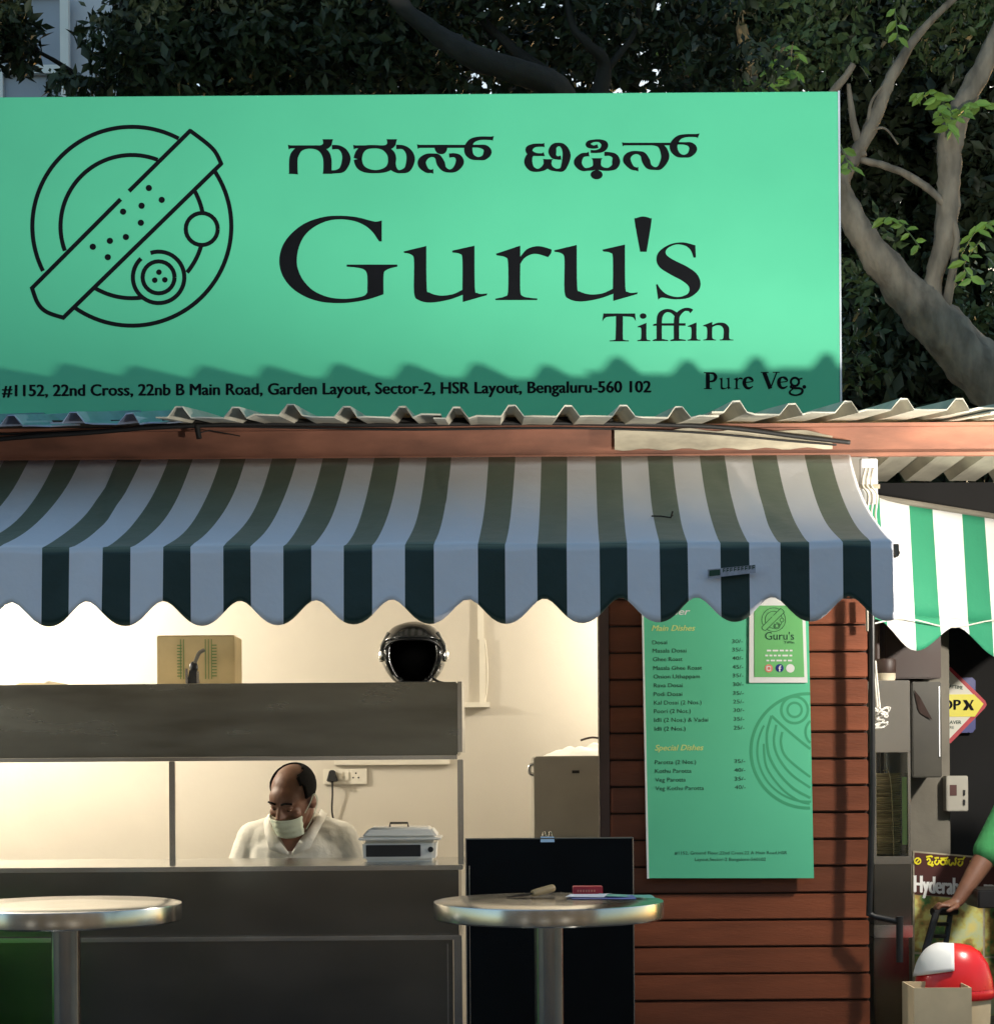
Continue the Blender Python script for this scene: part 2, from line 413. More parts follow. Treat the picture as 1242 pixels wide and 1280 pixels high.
# plank wall: boards on a dark backing
PX0, PX1 = PXX(761, 7.0), PXX(1085, 7.0)
t = thing('plank_wall', 'wall of reddish brown stained horizontal planks right of the counter', 'wall', ((PX0 + PX1) / 2, 7.05, 0))
obj('backing', MB().box(PX0 - .005, PX1 - .002, 7.022, 7.085, 0, 2.40), 'dwood', t)
obj('edge_post', MB().box(PXX(749, 7.0), PX0 + .001, 6.985, 7.086, 0, 2.40), 'dwood', t, bevel=.003)
pitch = 33.5 / F * 7.0
pm = MB().box(-(PX1 - PX0) / 2 + .003, (PX1 - PX0) / 2, -.012, .011, .0035, pitch - .0035).mesh('plank', (0, 0, 0), .004)
zl = W(780, 783, 7.0).z                      # one joint measured in the photograph
z = zl - math.floor(zl / pitch) * pitch
z0 = z
while z < 2.36:
    b = bpy.data.objects.new('plank', pm); COL.objects.link(b); b.parent = t
    if not pm.materials: pm.materials.append(MT['plank'])
    b.location = (random.uniform(-.002, .001), 7.01 - 7.05 + random.uniform(-.0015, .0015), z); z += pitch
    b.rotation_euler = (random.uniform(-.006, .006), random.uniform(-.0012, .0012), 0)

# ================================================================== roof beam and corrugated roof
BY = 6.95
bz1, bz0 = PZ(533, BY), PZ(574, BY)
t = thing('roof_beam', 'red oxide painted steel beam under the corrugated roof edge', 'beam', (0, BY, bz0))
obj('web', MB().box(-3.4, 3.2, BY, BY + .012, bz0, bz1), 'terra', t, bevel=.002)
obj('flange', MB().box(-3.4, 3.2, BY - .022, BY - .0003, bz0 - .001, bz0 + .012), 'terra', t)
obj('flange', MB().box(-3.4, 3.2, BY - .018, BY - .0003, bz1 - .012, bz1 + .001), 'terra', t)
for x in (-3.3, 2.95):
    obj('post', MB().box(x, x + .07, BY + .0125, BY + .08, 0, bz1), 'terra', t)
# weathered board over the beam
a, b_ = W(768, 562, BY - .03), W(1040, 536, BY - .03)
m = MB(); n = 26
top = []; bot = []
for i in range(n + 1):
    f = i / n; x = a.x + (b_.x - a.x) * f
    bot.append((x, BY - .03, a.z - .004 * math.sin(i * 1.3))); top.append((x, BY - .03, b_.z + .006 * math.sin(i * .9) - (.02 * max(0, f - .75) * 4)))
vs = bot + top; fs = [(i, i + 1, n + 2 + i, n + 1 + i) for i in range(n)]
vs2 = [(x, y + .006, z_) for x, y, z_ in vs]; o = len(vs)
m.add(vs + vs2, fs + [(o + c, o + b2, o + a2, o + d) for a2, b2, c, d in [(f[1], f[2], f[0], f[3]) for f in fs]] +
      [(i + 1, i, o + i, o + i + 1) for i in range(n)] + [(n + 1 + i, n + 2 + i, o + n + 2 + i, o + n + 1 + i) for i in range(n)])
obj('fascia_board', m, 'flash', None, origin=(.9, BY, a.z), label='weathered cream fascia board fixed over the red oxide beam', cat='board')

def cable(name, pts, r, m_, label, cat='cable'):
    p = catmull([tuple(W(*q)) for q in pts], 8)
    return obj(name, MB().tube(p, r, 8), m_, None, origin=p[0], smooth=True, label=label, cat=cat)
cable('sagging_cable', [(-120, 566, 6.86), (0, 549, 6.86), (110, 541, 6.86), (200, 534, 6.86), (330, 530, 6.87), (480, 531, 6.87), (640, 529, 6.87), (780, 530, 6.87), (900, 534, 6.87), (1000, 546, 6.87), (1062, 553, 6.88)], .0085, 'cable', 'thick black cable sagging along the red oxide beam')
cable('thin_cable', [(-120, 545, 6.9), (60, 541, 6.9), (240, 533, 6.9), (500, 537, 6.9), (700, 535, 6.9), (860, 540, 6.9), (985, 551, 6.9), (1045, 556, 6.9)], .004, 'cable', 'thin dark cable clipped just below the thick one')
m = MB().tube([W(246, 532, 6.86), W(249, 548, 6.855)], .010, 8).tube([W(249, 541, 6.855), W(262, 538, 6.86), W(300, 545, 6.87)], .0025, 6)
obj('cable_joint', m, 'cable', None, origin=W(248, 540, 6.86), label='taped black cable joint dangling at the left of the beam', cat='cable')
# grey-brown wooden batten under the sheets
m = MB().box(-3.4, PXX(768, 6.93), 6.885, 6.945, bz1 + .003, bz1 + .022)
obj('batten', m, 'barkd', None, origin=(-1, 6.9, bz1), label='dark wooden batten lying on top of the beam at left', cat='batten')

RP = 69.5 / F * 6.35
def sheet(x_first, nr, y0, y1, zc, seed, skew=0., sag=.007, slope=.135):
    """trapezoidal corrugated sheet, nr ridges, thickness 5 mm; wavy, slightly sagging"""
    rr = random.Random(seed)
    prof = []
    for i in range(nr):
        x = x_first + i * RP
        jj = rr.uniform(-.004, .004)
        prof += [(x - .040, 0), (x - .012 + jj, .036), (x + .012 + jj, .036), (x + .037, 0), (x + .065, .002)]
    prof = [(prof[0][0] - .04, 0)] + prof + [(prof[-1][0] + .065, 0)]
    ys = [y0 + (y1 - y0) * j / 14 for j in range(15)]
    wv = [rr.uniform(-.006, .006) for _ in range(40)]
    m = MB(); vs = []; np_ = len(prof)
    for side in (0, -.005):
        for j, y in enumerate(ys):
            for i, (x, h) in enumerate(prof):
                e = wv[(i // 5) % 40] * max(0, 1 - j / 4) + sag * math.sin((x - x_first) * 1.5 + seed)
                vs.append((x + skew * (y - y0), y + (rr.uniform(-.004, .004) if j == 0 else 0), zc + h + e + side + slope * (y - 6.35)))
    N = np_ * 15; fs = []
    for j in range(14):
        for i in range(np_ - 1):
            q = (j * np_ + i, j * np_ + i + 1, (j + 1) * np_ + i + 1, (j + 1) * np_ + i)
            fs += [q, tuple(N + x for x in q[::-1])]
    for i in range(np_ - 1): fs += [(i + 1, i, N + i, N + i + 1), (14 * np_ + i, 14 * np_ + i + 1, N + 14 * np_ + i + 1, N + 14 * np_ + i)]
    for j in range(14): fs += [(j * np_, (j + 1) * np_, N + (j + 1) * np_, N + j * np_), ((j + 1) * np_ - 1 + np_, (j + 1) * np_ - 1, N + (j + 1) * np_ - 1, N + (j + 1) * np_ - 1 + np_)]
    return m.add(vs, fs)
RZ = bz1 + .020 - .6 * .135
x0 = PXX(227, 6.35)
rt = thing('corrugated_roof', 'weathered corrugated cement roof sheets overhanging the awning', 'roof', (0, 7.2, RZ))
obj('corrugated_sheet', sheet(x0 - 2 * RP, 2, 6.44, 8.2, RZ - .030, 1, slope=.19), 'roofb', rt)
obj('corrugated_sheet', sheet(x0 - 5 * RP - .02, 3, 6.42, 8.2, RZ - .036, 2, slope=.19), 'roofb', rt)
obj('corrugated_sheet', sheet(x0 - 14 * RP - .04, 9, 6.43, 8.2, RZ - .026, 9, slope=.19), 'roofb', rt)
obj('corrugated_sheet', sheet(x0 - .0 * RP, 5, 6.36, 8.2, RZ, 3), 'roofm', rt)
obj('corrugated_sheet', sheet(x0 + 5 * RP, 5, 6.35, 8.2, RZ - .007, 4), 'roofm', rt)
obj('corrugated_sheet', sheet(x0 + 10 * RP, 5, 6.34, 8.05, RZ + .002, 5), 'roofm', rt)
obj('corrugated_sheet', sheet(x0 + 15 * RP, 6, 6.33, 8.1, RZ - .004, 6), 'roofm', rt)
for yb in (7.6, 8.0):
    zz = RZ + .135 * (yb - 6.35) - .012
    obj('purlin', MB().box(-3.4, 1.30, yb, yb + .05, zz - .04, zz - .004), 'barkd', rt)
nr_ = thing('neighbour_roof', 'corrugated sheets seen from below behind the beam at right', 'roof', (2.2, 7.5, 2.64))
obj('corrugated_sheet', sheet(1.50, 5, 7.02, 8.0, 2.66, 14, slope=-.02), 'roofm', nr_)
obj('corrugated_sheet', sheet(1.50 + 5 * RP, 6, 7.02, 8.0, 2.655, 15, slope=-.02), 'roofm', nr_)

# ================================================================== main signboard
SY = 7.6
c0, c1 = W(-60, 520, SY), W(1047, 113, SY)
zb, zt = PZ(521, SY) - .01, W(600, 117, SY).z
sx0, sx1 = c0.x, W(1048, 300, SY).x
s = thing('shop_signboard', 'large green shop signboard with black logo and lettering above the roof', 'signboard', ((sx0 + sx1) / 2, SY + .05, zb))
obj('panel', MB().box(sx0, sx1, SY, SY + .055, zb, zt), 'sign', s, bevel=.002)
e = .004
obj('edge_trim', MB().box(sx1 + .0005, sx1 + .008, SY - .003, SY + .058, zb - .002, zt + .002), 'alu', s)
for x in (sx0 + .5, (sx0 + sx1) / 2, sx1 - .4):
    obj('support_post', MB().box(x, x + .05, SY + .056, SY + .106, RZ + .235, zt - .1), 'terra', s)
    obj('foot_rail', MB().box(x - .06, x + .11, SY + .03, SY + .13, RZ + .222, RZ + .2345), 'terra', s)
L = SY - .0010
# Kannada name
p = Pen(L)
p.crop(350, 160, 8.871)
def bar(x, y, x1): p.stroke([(x, y, 52), (x + 12, y - 2, 42), (x + 24, y - 3, 34)]); p.line(x + 18, y - 3, x1, y - 3, 34)
def kick(x, y=0): p.poly([(x, 190, 1), (x + 22, 184), (x + 38, 165), (x + 30, 122, 1), (x + 148, 122, 1), (x + 138, 150), (x + 125, 195), (x + 75, 232), (x, 228, 1)])
bar(92, 210, 445); kick(440)
p.stroke([(148, 505, 108), (148, 490, 96), (149, 340, 92), (178, 270, 84), (235, 222, 56), (330, 208, 36), (425, 222, 50), (495, 270, 84), (524, 345, 92), (525, 470, 92), (525, 506, 106)])
p.stroke([(525, 484, 42), (620, 482, 38), (695, 450, 72), (735, 345, 94), (712, 262, 72), (655, 214, 46), (576, 210, 50)])
bar(814, 210, 1155); kick(1150)
p.stroke([(860, 342, 92), (884, 265, 82), (950, 215, 50), (1055, 205, 36), (1150, 222, 50), (1222, 275, 84), (1242, 345, 90), (1222, 420, 76), (1160, 465, 50), (1055, 482, 36), (950, 465, 56), (885, 418, 82), (860, 342, 92)])
p.stroke([(1235, 345, 80), (1250, 430, 78), (1290, 472, 46), (1332, 482, 36), (1412, 452, 72), (1448, 345, 94), (1425, 262, 72), (1365, 212, 46), (1288, 208, 50)])
p.crop(490, 160, 8.871)
bar(280, 204, 815)
p.poly([(470, 205, 1), (476, 240), (500, 275), (542, 288), (582, 278), (606, 245), (613, 205, 1)])
p.stroke([(457, 478, 54), (430, 478, 38), (385, 468, 56), (335, 410, 90), (335, 360, 88), (385, 312, 58), (450, 300, 40), (505, 320, 68), (540, 390, 90), (575, 450, 60), (640, 475, 36), (705, 450, 64), (750, 380, 92), (735, 325, 72), (690, 300, 46), (632, 304, 46)])
p.stroke([(1120, 113, 58), (1100, 112, 40), (970, 112, 40), (885, 142, 60), (848, 205, 88), (850, 270, 90), (888, 318, 62), (955, 337, 36), (1022, 322, 62), (1058, 265, 92), (1030, 215, 62), (960, 200, 34), (890, 199, 32)])
p.crop(645, 160, 10.35)
p.stroke([(365, 218, 60), (340, 219, 42), (235, 225, 50), (168, 270, 92), (185, 318, 80), (250, 338, 44), (330, 342, 36), (362, 335, 58)])
p.stroke([(200, 330, 60), (165, 380, 92), (158, 450, 105), (200, 520, 76), (275, 545, 40), (345, 522, 60), (398, 470, 96), (408, 402, 112)])
p.poly([(342, 402, 1), (480, 400, 1), (455, 430), (455, 500, 1), (360, 500, 1), (360, 430)])
p.stroke([(410, 470, 96), (455, 518, 60), (530, 542, 36), (605, 520, 70), (650, 380, 105), (642, 295, 92), (605, 232, 66), (550, 210, 46), (490, 235, 76), (468, 300, 104), (485, 358, 80), (530, 384, 44), (580, 380, 56)])
p.stroke([(942, 335, 66), (915, 340, 48), (850, 355, 62), (798, 430, 105), (820, 492, 84), (870, 530, 54), (920, 533, 38), (1000, 515, 60), (1045, 470, 106)])
p.poly([(973, 388, 1), (1115, 388, 1), (1098, 420), (1095, 520, 1), (995, 520, 1), (990, 420)])
p.stroke([(1045, 470, 100), (1090, 515, 60), (1165, 533, 38), (1225, 522, 54), (1275, 490, 86), (1292, 430, 105), (1275, 365, 76), (1215, 335, 50), (1140, 332, 56)])
p.stroke([(1056, 232, 50), (1000, 244, 42), (935, 222, 64), (940, 188, 56), (1000, 164, 34), (1080, 164, 42), (1138, 200, 84), (1140, 240, 88), (1100, 284, 60), (1030, 302, 38), (962, 300, 40)])
p.disc(1040, 602, 78, 60); p.rect(1020, 510, 1070, 560)
p.crop(765, 160, 10.35)
bar(130, 208, 750)
p.stroke([(338, 530, 62), (310, 528, 42), (250, 505, 62), (190, 420, 100), (205, 360, 84), (262, 322, 52), (330, 316, 42), (398, 345, 76), (435, 420, 104), (472, 490, 80), (550, 522, 38), (622, 500, 66), (682, 390, 104), (672, 300, 100), (635, 240, 76), (585, 214, 44), (520, 205, 34)])
p.stroke([(1112, 96, 64), (1092, 95, 42), (950, 97, 40), (855, 128, 66), (797, 210, 98), (800, 280, 96), (850, 342, 66), (925, 362, 36), (1000, 342, 66), (1046, 270, 104), (1010, 215, 70), (940, 198, 34), (845, 195, 32)])
lettering('kannada_lettering', p.mb, 'ink', s, 0.06, 0.1)
# roman name
p = Pen(L).crop(340, 255, 4.436)
p.poly([(608, 90, 1), (585, 96), (560, 95), (470, 72), (380, 64), (290, 70), (190, 102), (110, 160), (58, 232), (40, 315), (58, 395), (110, 465), (190, 516), (280, 543), (380, 549), (460, 542), (540, 526), (618, 500, 1),
        (618, 392), (630, 368), (655, 356), (694, 347, 1), (694, 335, 1), (414, 335, 1), (414, 347, 1), (470, 352), (512, 364), (528, 398), (528, 490, 1), (510, 508), (460, 520), (390, 525), (310, 515), (230, 480), (175, 425), (145, 365), (137, 310), (148, 240), (180, 175), (235, 125), (310, 92), (385, 84), (460, 95), (520, 122), (560, 158), (582, 190), (594, 207, 1), (608, 206, 1)])
U = [(730, 262, 1), (855, 232, 1), (857, 460), (872, 490), (930, 507), (1000, 500), (1055, 475, 1), (1055, 305), (1042, 276), (1000, 268, 1), (998, 258, 1), (1122, 230, 1), (1124, 465), (1138, 492), (1160, 498), (1193, 495, 1), (1190, 505, 1), (1057, 543, 1), (1057, 503, 1), (980, 530), (880, 546), (812, 532), (787, 490), (787, 315), (772, 280), (732, 270, 1)]
RL = [(43, 275, 1), (178, 230, 1), (178, 292, 1), (215, 250), (270, 233), (318, 240), (352, 252, 1), (348, 272), (332, 294, 1), (280, 278), (240, 278), (200, 300), (178, 332, 1), (178, 480), (192, 510), (230, 519), (272, 523, 1), (272, 532, 1), (40, 532, 1), (40, 524, 1), (92, 512), (110, 485), (110, 325), (95, 294), (47, 284, 1)]
p.poly(U)
p.crop(610, 255, 4.436)
p.poly(RL)
p.poly([(x - 364, y - 6, *c) for x, y, *c in U])
p.poly([(842, 264, 1), (812, 95), (820, 78), (858, 68), (897, 78), (905, 95), (878, 264, 1)])
p.poly([(1148, 228, 1), (1080, 212), (1010, 222), (950, 260), (932, 305), (950, 350), (1010, 390), (1080, 428), (1114, 462), (1105, 498), (1050, 515), (990, 500), (955, 470), (938, 443, 1), (930, 447, 1), (942, 530, 1), (965, 518), (1030, 528), (1110, 520), (1165, 480), (1177, 435), (1155, 385), (1100, 345), (1025, 308), (986, 278), (992, 247), (1040, 224), (1090, 230), (1122, 255), (1138, 297, 1), (1151, 295, 1)])
lettering('name_lettering', p.mb, 'ink', s, 0.08, 0.1)
p = Pen(L).crop(745, 375, 6.9)
p.poly([(62, 115, 1), (335, 115, 1), (342, 182, 1), (330, 165), (310, 146), (230, 140, 1), (230, 320), (242, 343), (280, 348, 1), (280, 356, 1), (115, 356, 1), (115, 348, 1), (155, 343), (167, 320), (170, 140, 1), (95, 146), (70, 160), (52, 185, 1)])
p.disc(404, 137, 29, 24)
I = [(355, 228, 1), (433, 196, 1), (433, 320), (442, 342), (466, 346, 1), (466, 354, 1), (355, 354, 1), (355, 346, 1), (380, 340), (387, 320), (388, 255), (380, 237), (357, 234, 1)]
p.poly(I); p.poly([(x + 432, y - 4, *c) for x, y, *c in I])
p.stroke([(543, 346, 46), (543, 190, 46), (555, 125, 46), (600, 92, 30), (650, 97, 30), (692, 128, 40)])
p.stroke([(692, 346, 46), (692, 180, 46), (706, 125, 42), (755, 84, 28), (800, 82, 30), (824, 98, 40)])
p.stroke([(490, 220, 8), (530, 211, 20), (770, 210, 22)])
p.poly([(486, 353, 1), (486, 345, 1), (520, 335), (565, 335), (620, 345, 1), (620, 353, 1)]); p.poly([(638, 353, 1), (638, 345, 1), (670, 335), (715, 335), (772, 343, 1), (772, 351, 1)])
p.poly([(922, 218, 1), (1000, 188, 1), (1000, 215, 1), (1050, 195), (1110, 200), (1145, 240), (1145, 310), (1152, 336), (1182, 341, 1), (1182, 348, 1), (1065, 348, 1), (1065, 340, 1), (1090, 335), (1097, 310), (1097, 252), (1075, 222), (1035, 218), (1000, 234, 1), (1000, 315), (1010, 336), (1033, 341, 1), (1033, 348, 1), (922, 348, 1), (922, 341, 1), (948, 335), (955, 315), (955, 248), (945, 230), (922, 225, 1)])
lettering('tiffin_lettering', p.mb, 'ink', s, 0.04, 0.1)
p = Pen(L).crop(870, 450, 8.28)
p.rect(98, 128, 140, 298); p.rect(78, 125, 150, 134); p.rect(80, 290, 160, 301)
p.stroke([(135, 134, 16), (180, 140, 26), (200, 175, 36), (180, 214, 24), (132, 222, 14)])
def fit(pts, x0, x1, y0, y1):
    xs = [q[0] for q in pts]; ys = [q[1] for q in pts]
    return [(x0 + (q[0] - min(xs)) / (max(xs) - min(xs)) * (x1 - x0), y0 + (q[1] - min(ys)) / (max(ys) - min(ys)) * (y1 - y0), *q[2:]) for q in pts]
p.poly(fit(U, 236, 362, 180, 304)); p.poly(fit(RL, 385, 480, 178, 300))
def small_e(dx, dy=0):
    p.stroke([(x + dx, y + dy, wd) for x, y, wd in [(500, 232, 12), (582, 220, 12), (565, 190, 30), (532, 180, 18), (503, 202, 34), (497, 245, 40), (518, 284, 30), (552, 290, 22), (586, 270, 10)]])
small_e(0); small_e(357, -2)
p.line(702, 128, 766, 296, 42); p.line(832, 128, 768, 290, 14); p.line(668, 127, 748, 127, 9); p.line(790, 126, 862, 126, 9)
p.arc(1020, 225, 42, 0, 360, 24, 24); p.stroke([(1050, 200, 14), (1075, 195, 16), (1098, 188, 14)])
p.stroke([(985, 262, 16), (978, 278, 24), (1010, 290, 24), (1070, 292, 24), (1098, 312, 26), (1085, 345, 24), (1030, 364, 18), (975, 350, 22), (968, 325, 20), (1000, 298, 12)])
p.disc(1117, 277, 20)
lettering('pure_veg_lettering', p.mb, 'ink', s, 0.028, 0.05)
p = Pen(L)
p.text('#1152, 22nd Cross, 22nb B Main Road, Garden Layout, Sector-2, HSR Layout, Bengaluru-560 102', 3, 813, 495, 15, bold=.034, slope=-.0062)
lettering('address_lettering', p.mb, 'ink', s, 0.011, 0.02)

def logo(p, dots=True):
    w_ = 12
    def ang(x, y, c): return math.degrees(math.atan2(-(y - c[1]), x - c[0]))
    c = (379, 420)
    p.arc(*c, 286, ang(515, 165, c), ang(125, 548, c) + 360, w_, 48)
    p.arc(*c, 286, ang(212, 655, c), ang(618, 262, c), w_, 48)
    p.arc(*c, 205, ang(455, 225, c), ang(182, 492, c) + 360, w_, 36)
    p.arc(*c, 207, ang(560, 314, c), ang(588, 382, c), w_, 12)
    p.arc(*c, 207, ang(540, 555, c), ang(585, 476, c), w_, 12)
    p.arc(*c, 207, ang(272, 598, c), ang(410, 628, c), w_, 14)
    p.line(90, 600, 347, 342, w_); p.line(371, 319, 549, 143, w_); p.line(638, 238, 180, 685, w_)
    p.stroke([(545, 144, w_), (595, 182, w_), (620, 208, w_), (637, 243, w_)]); p.stroke([(91, 594, w_), (108, 640, w_), (135, 667, w_), (185, 684, w_)])
    p.arc(580, 428, 46, 0, 360, w_, 28)
    p.arc(456, 567, 74, ang(432, 495, (456, 567)), ang(405, 512, (456, 567)) - 360, w_, 40)
    p.arc(456, 567, 46, 0, 360, w_, 28)
    if dots:
        for x, y in ((457, 552), (445, 575), (474, 574)): p.disc(x, y, 8)
        for x, y in ((428, 310), (465, 344), (407, 361), (354, 378), (405, 410), (362, 451), (316, 462), (267, 479), (310, 509)): p.disc(x, y, 9)
p = Pen(L).crop(0, 100, 2.3); logo(p)
obj('logo', p.mb, 'ink', s)

# ================================================================== front awning
AYT, AYF = 6.93, 6.0
TOP = [(147, 177), (211, 241), (276, 307), (340, 371), (403.6, 435.6), (468, 500), (533.5, 564), (610.5, 644), (676.5, 708.6), (744, 776), (809, 840), (874, 905), (938.7, 970), (1005, 1037)]
BOT = [(52.6, 86.6), (128.4, 163), (204, 238), (279, 313), (354, 389), (429.5, 465), (506, 542), (597, 631), (671, 708), (749, 783.5), (824, 859), (900, 936), (975, 1011), (1053, 1088)]
for q in range(8):
    TOP.insert(0, (69.6 - 64.5 * q, 100.5 - 64.5 * q)); BOT.insert(0, (-37 - 76 * q, -3 - 76 * q))
tb = [x for q in TOP for x in q] + [1062]; bb = [x for q in BOT for x in q] + [1116]
tb = [tb[0] - 33] + tb; bb = [bb[0] - 40] + bb
tX = [W(x, 572, AYT).x for x in tb]; bX = [W(x, 680, AYF).x for x in bb]
zT, zF = W(600, 571, AYT).z, W(600, 681, AYF).z
NV = 16
aw = thing('striped_awning', 'dark green and white striped canvas awning with scalloped valance over the counter', 'awning', (0, 6.5, zF))
m = MB(); cols = []
rr = random.Random(5)
sub = 6; XS = []; MI = []
for i in range(len(tX) - 1):
    for q in range(sub):
        f = q / sub; XS.append((tX[i] + (tX[i + 1] - tX[i]) * f, bX[i] + (bX[i + 1] - bX[i]) * f)); MI.append(i % 2)
XS.append((tX[-1], bX[-1]))
def wr(x, v):
    w_ = .005 * math.sin(x * 9 + v * 3) + .004 * math.sin(x * 23 - v * 5) * math.sin(math.pi * v)
    for xc_, s_, a_ in ((-.17, .035, .012), (.55, .10, .010), (.85, .07, .012), (-1.35, .05, .010)):      # gathered creases running down from the wall bar
        d_ = x - xc_ - (v - .2) * .25
        w_ += a_ * math.exp(-(d_ / s_) ** 2) * math.sin(d_ / s_ * 4) * max(0, 1 - v * 1.2)
    return w_ * min(1, v * 6)
vs = []
for xt, xb in XS:
    for j in range(NV + 1):
        v = j / NV
        y = AYT + (AYF - AYT) * v
        zz = zT + (zF - zT) * v - .075 * 4 * v * (1 - v) * (1 - .35 * v) + wr(xt, v) * (1 if j < NV else 0)
        vs.append((xt + (xb - xt) * v, y, zz))
fs = []; mi = []
for i in range(len(XS) - 1):
    for j in range(NV):
        fs.append((i * (NV + 1) + j, i * (NV + 1) + j + 1, (i + 1) * (NV + 1) + j + 1, (i + 1) * (NV + 1) + j)); mi.append(MI[i])
m.v = vs; m.f = fs; m.m = mi
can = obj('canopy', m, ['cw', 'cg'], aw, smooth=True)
sm = can.modifiers.new('thick', 'SOLIDIFY'); sm.thickness = .002; sm.offset = -1
# valance
m = MB(); vs = []; fs = []; mi = []
NVV = 10; NX = 6; xs = []; mis = []
for i in range(len(bX) - 1):
    for q in range(NX):
        f = q / NX; xs.append((bX[i] + (bX[i + 1] - bX[i]) * f, bb[i] + (bb[i + 1] - bb[i]) * f)); mis.append(i % 2)
xs.append((bX[-1], bb[-1]))
for x, px in xs:
    ph = 2 * math.pi * (px - 632) / 95.0
    yb = 766 + 15.5 * math.cos(ph) - 1.5 * math.cos(2 * ph)
    zbm = EYE + (HY - yb) / F * AYF
    for j in range(NVV + 1):
        v = j / NVV
        zz = zF + (zbm - zF) * v
        yy = AYF - .012 * v + .010 * v * math.sin(x * 7 + 1) + .004 * math.sin(x * 31) * v
        vs.append((x, yy, zz))
for i in range(len(xs) - 1):
    for j in range(NVV):
        fs.append((i * (NVV + 1) + j, i * (NVV + 1) + j + 1, (i + 1) * (NVV + 1) + j + 1, (i + 1) * (NVV + 1) + j)); mi.append(mis[i])
m.v = vs; m.f = fs; m.m = mi
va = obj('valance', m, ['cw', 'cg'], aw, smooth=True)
sm = va.modifiers.new('thick', 'SOLIDIFY'); sm.thickness = .002; sm.offset = -1
obj('front_bar', MB().box(bX[0], bX[-1] + .002, AYF + .018, AYF + .048, zF - .042, zF - .012), 'alu', aw)
obj('end_cap', MB().box(bX[-1] + .0025, bX[-1] + .020, AYF + .006, AYF + .054, zF - .045, zF - .005), 'pillar', aw, bevel=.002)
for x in (bX[0] + .1, -1.0, tX[-1] - .02):
    obj('arm', MB().tube([(x, AYT - .005, zT - .25), (x, 6.5, zT - .40), (x, AYF + .04, zF - .03)], .011, 8), 'bplastic', aw)
obj('wall_bar', MB().box(tX[0], tX[-1], AYT + .002, AYT + .014, zT - .05, zT - .012), 'alu', aw)
# sticker strip printed on the valance
p = Pen(AYF - .028)
p.poly([(884, 712, 1), (944, 706, 1), (944, 716, 1), (884, 723, 1)])
sp = obj('brand_sticker', p.mb, 'sticker', aw)
p = Pen(AYF - .0285)
for i in range(9):
    x = 903 + i * 4.6; y = 710.2 - i * .5 + 3.4
    p.line(x, y - 2.2, x + 3.2, y - 2.6, 1.3); p.line(x, y + .2, x + 3.2, y - .2, 1.3); p.line(x + .5, y - 2.5, x + .5, y + 2, 1)
p.poly([(886, 713, 1), (900, 711.6, 1), (900, 719, 1), (886, 720.5, 1)])
obj('sticker_print', p.mb, 'menu_ink', aw)
# twig caught on the awning
def on_awning(px, py):
    best = None
    for i in range(400):
        v = i / 400; y = AYT + (AYF - AYT) * v
        zz = zT + (zF - zT) * v - .075 * 4 * v * (1 - v) * (1 - .35 * v)
        q = W(px, py, y); d = abs(q.z - zz)
        if best is None or d < best[0]: best = (d, Vector((q.x, y, zz + .008)))
    return best[1]
A, B = on_awning(814, 648), on_awning(838, 650)
obj('twig', MB().tube([A, (A + B) / 2 + Vector((0, 0, .002)), B, B + Vector((.006, -.01, .02))], .003, 6).tube([B, B + Vector((.01, .03, .012))], .002, 6), 'barkd', None, origin=A, label='small dark twig lying on the striped awning', cat='twig')
# ================================================================== menu board on the planks
def quad_board(px, py0, py1, Y, th):      # px: left top, right top, right bottom, left bottom columns
    a = [W(px[0], py0, Y), W(px[1], py0, Y), W(px[2], py1, Y), W(px[3], py1, Y)]
    m = MB(); b = [v + Vector((0, th, 0)) for v in a]
    return m.add(a + b, [(0, 3, 2, 1), (4, 5, 6, 7), (0, 1, 5, 4), (1, 2, 6, 5), (2, 3, 7, 6), (3, 0, 4, 7)])
MY = 6.955
bd = thing('menu_board', 'tall green menu board with price list hung on the brown planks', 'menu board', W(912, 1098, MY))
obj('panel', quad_board((802, 1009, 1017, 809.5), 715, 1098, MY, .012), 'menu', bd)
obj('edge_strip', quad_board((801, 803.2, 811, 808.6), 715, 1098.5, MY - .0015, .015), 'white', bd)
for px in (830, 985):
    obj('spacer', MB().box(PXX(px, 7.), PXX(px, 7.) + .02, MY + .0123, 6.996, PZ(760, 7.), PZ(755, 7.)), 'alu', bd)
L = MY - .0006; C = (740, 740, 3.37)
p = Pen(L).crop(*C)
ITEMS = [('Dosai', 253, 315, 221, '30/-'), ('Masala Dosai', 254, 397, 256, '35/-'), ('Ghee Roast', 256, 380, 292, '40/-'), ('Masala Ghee Roast', 257, 462, 329, '45/-'), ('Onion Uthappam', 258, 453, 365, '35/-'),
         ('Rava Dosai', 259, 381, 402, '30/-'), ('Podi Dosai', 259, 379, 439, '35/-'), ('Kal Dosai (2 Nos.)', 260, 460, 475, '25/-'), ('Poori (2 Nos.)', 260, 415, 511, '30/-'), ('Idli (2 Nos.) & Vadai', 261, 488, 548, '35/-'), ('Idli (2 Nos.)', 262, 393, 585, '25/-'),
         ('Parotta (2 Nos.)', 264, 437, 726, '35/-'), ('Kothu Parotta', 265, 418, 763, '40/-'), ('Veg Parotta', 265, 394, 800, '35/-'), ('Veg Kothu Parotta', 266, 470, 836, '40/-')]
for i, (tx, x0, x1, y, pr) in enumerate(ITEMS):
    p.text(tx, x0, x1, y, 18, slope=-.008)
    xr = 588 + (y - 221) * .02; p.text(pr, xr, xr + 46, y - 5, 17, slope=-.008)
p.text('#1152, Ground Floor,22nd Cross,22 A Main Road,HSR', 347, 820, 1107, 14, slope=-.004)
p.text('Layout,Sector-2 Bangalore-560102', 432, 731, 1134, 14, slope=-.004)
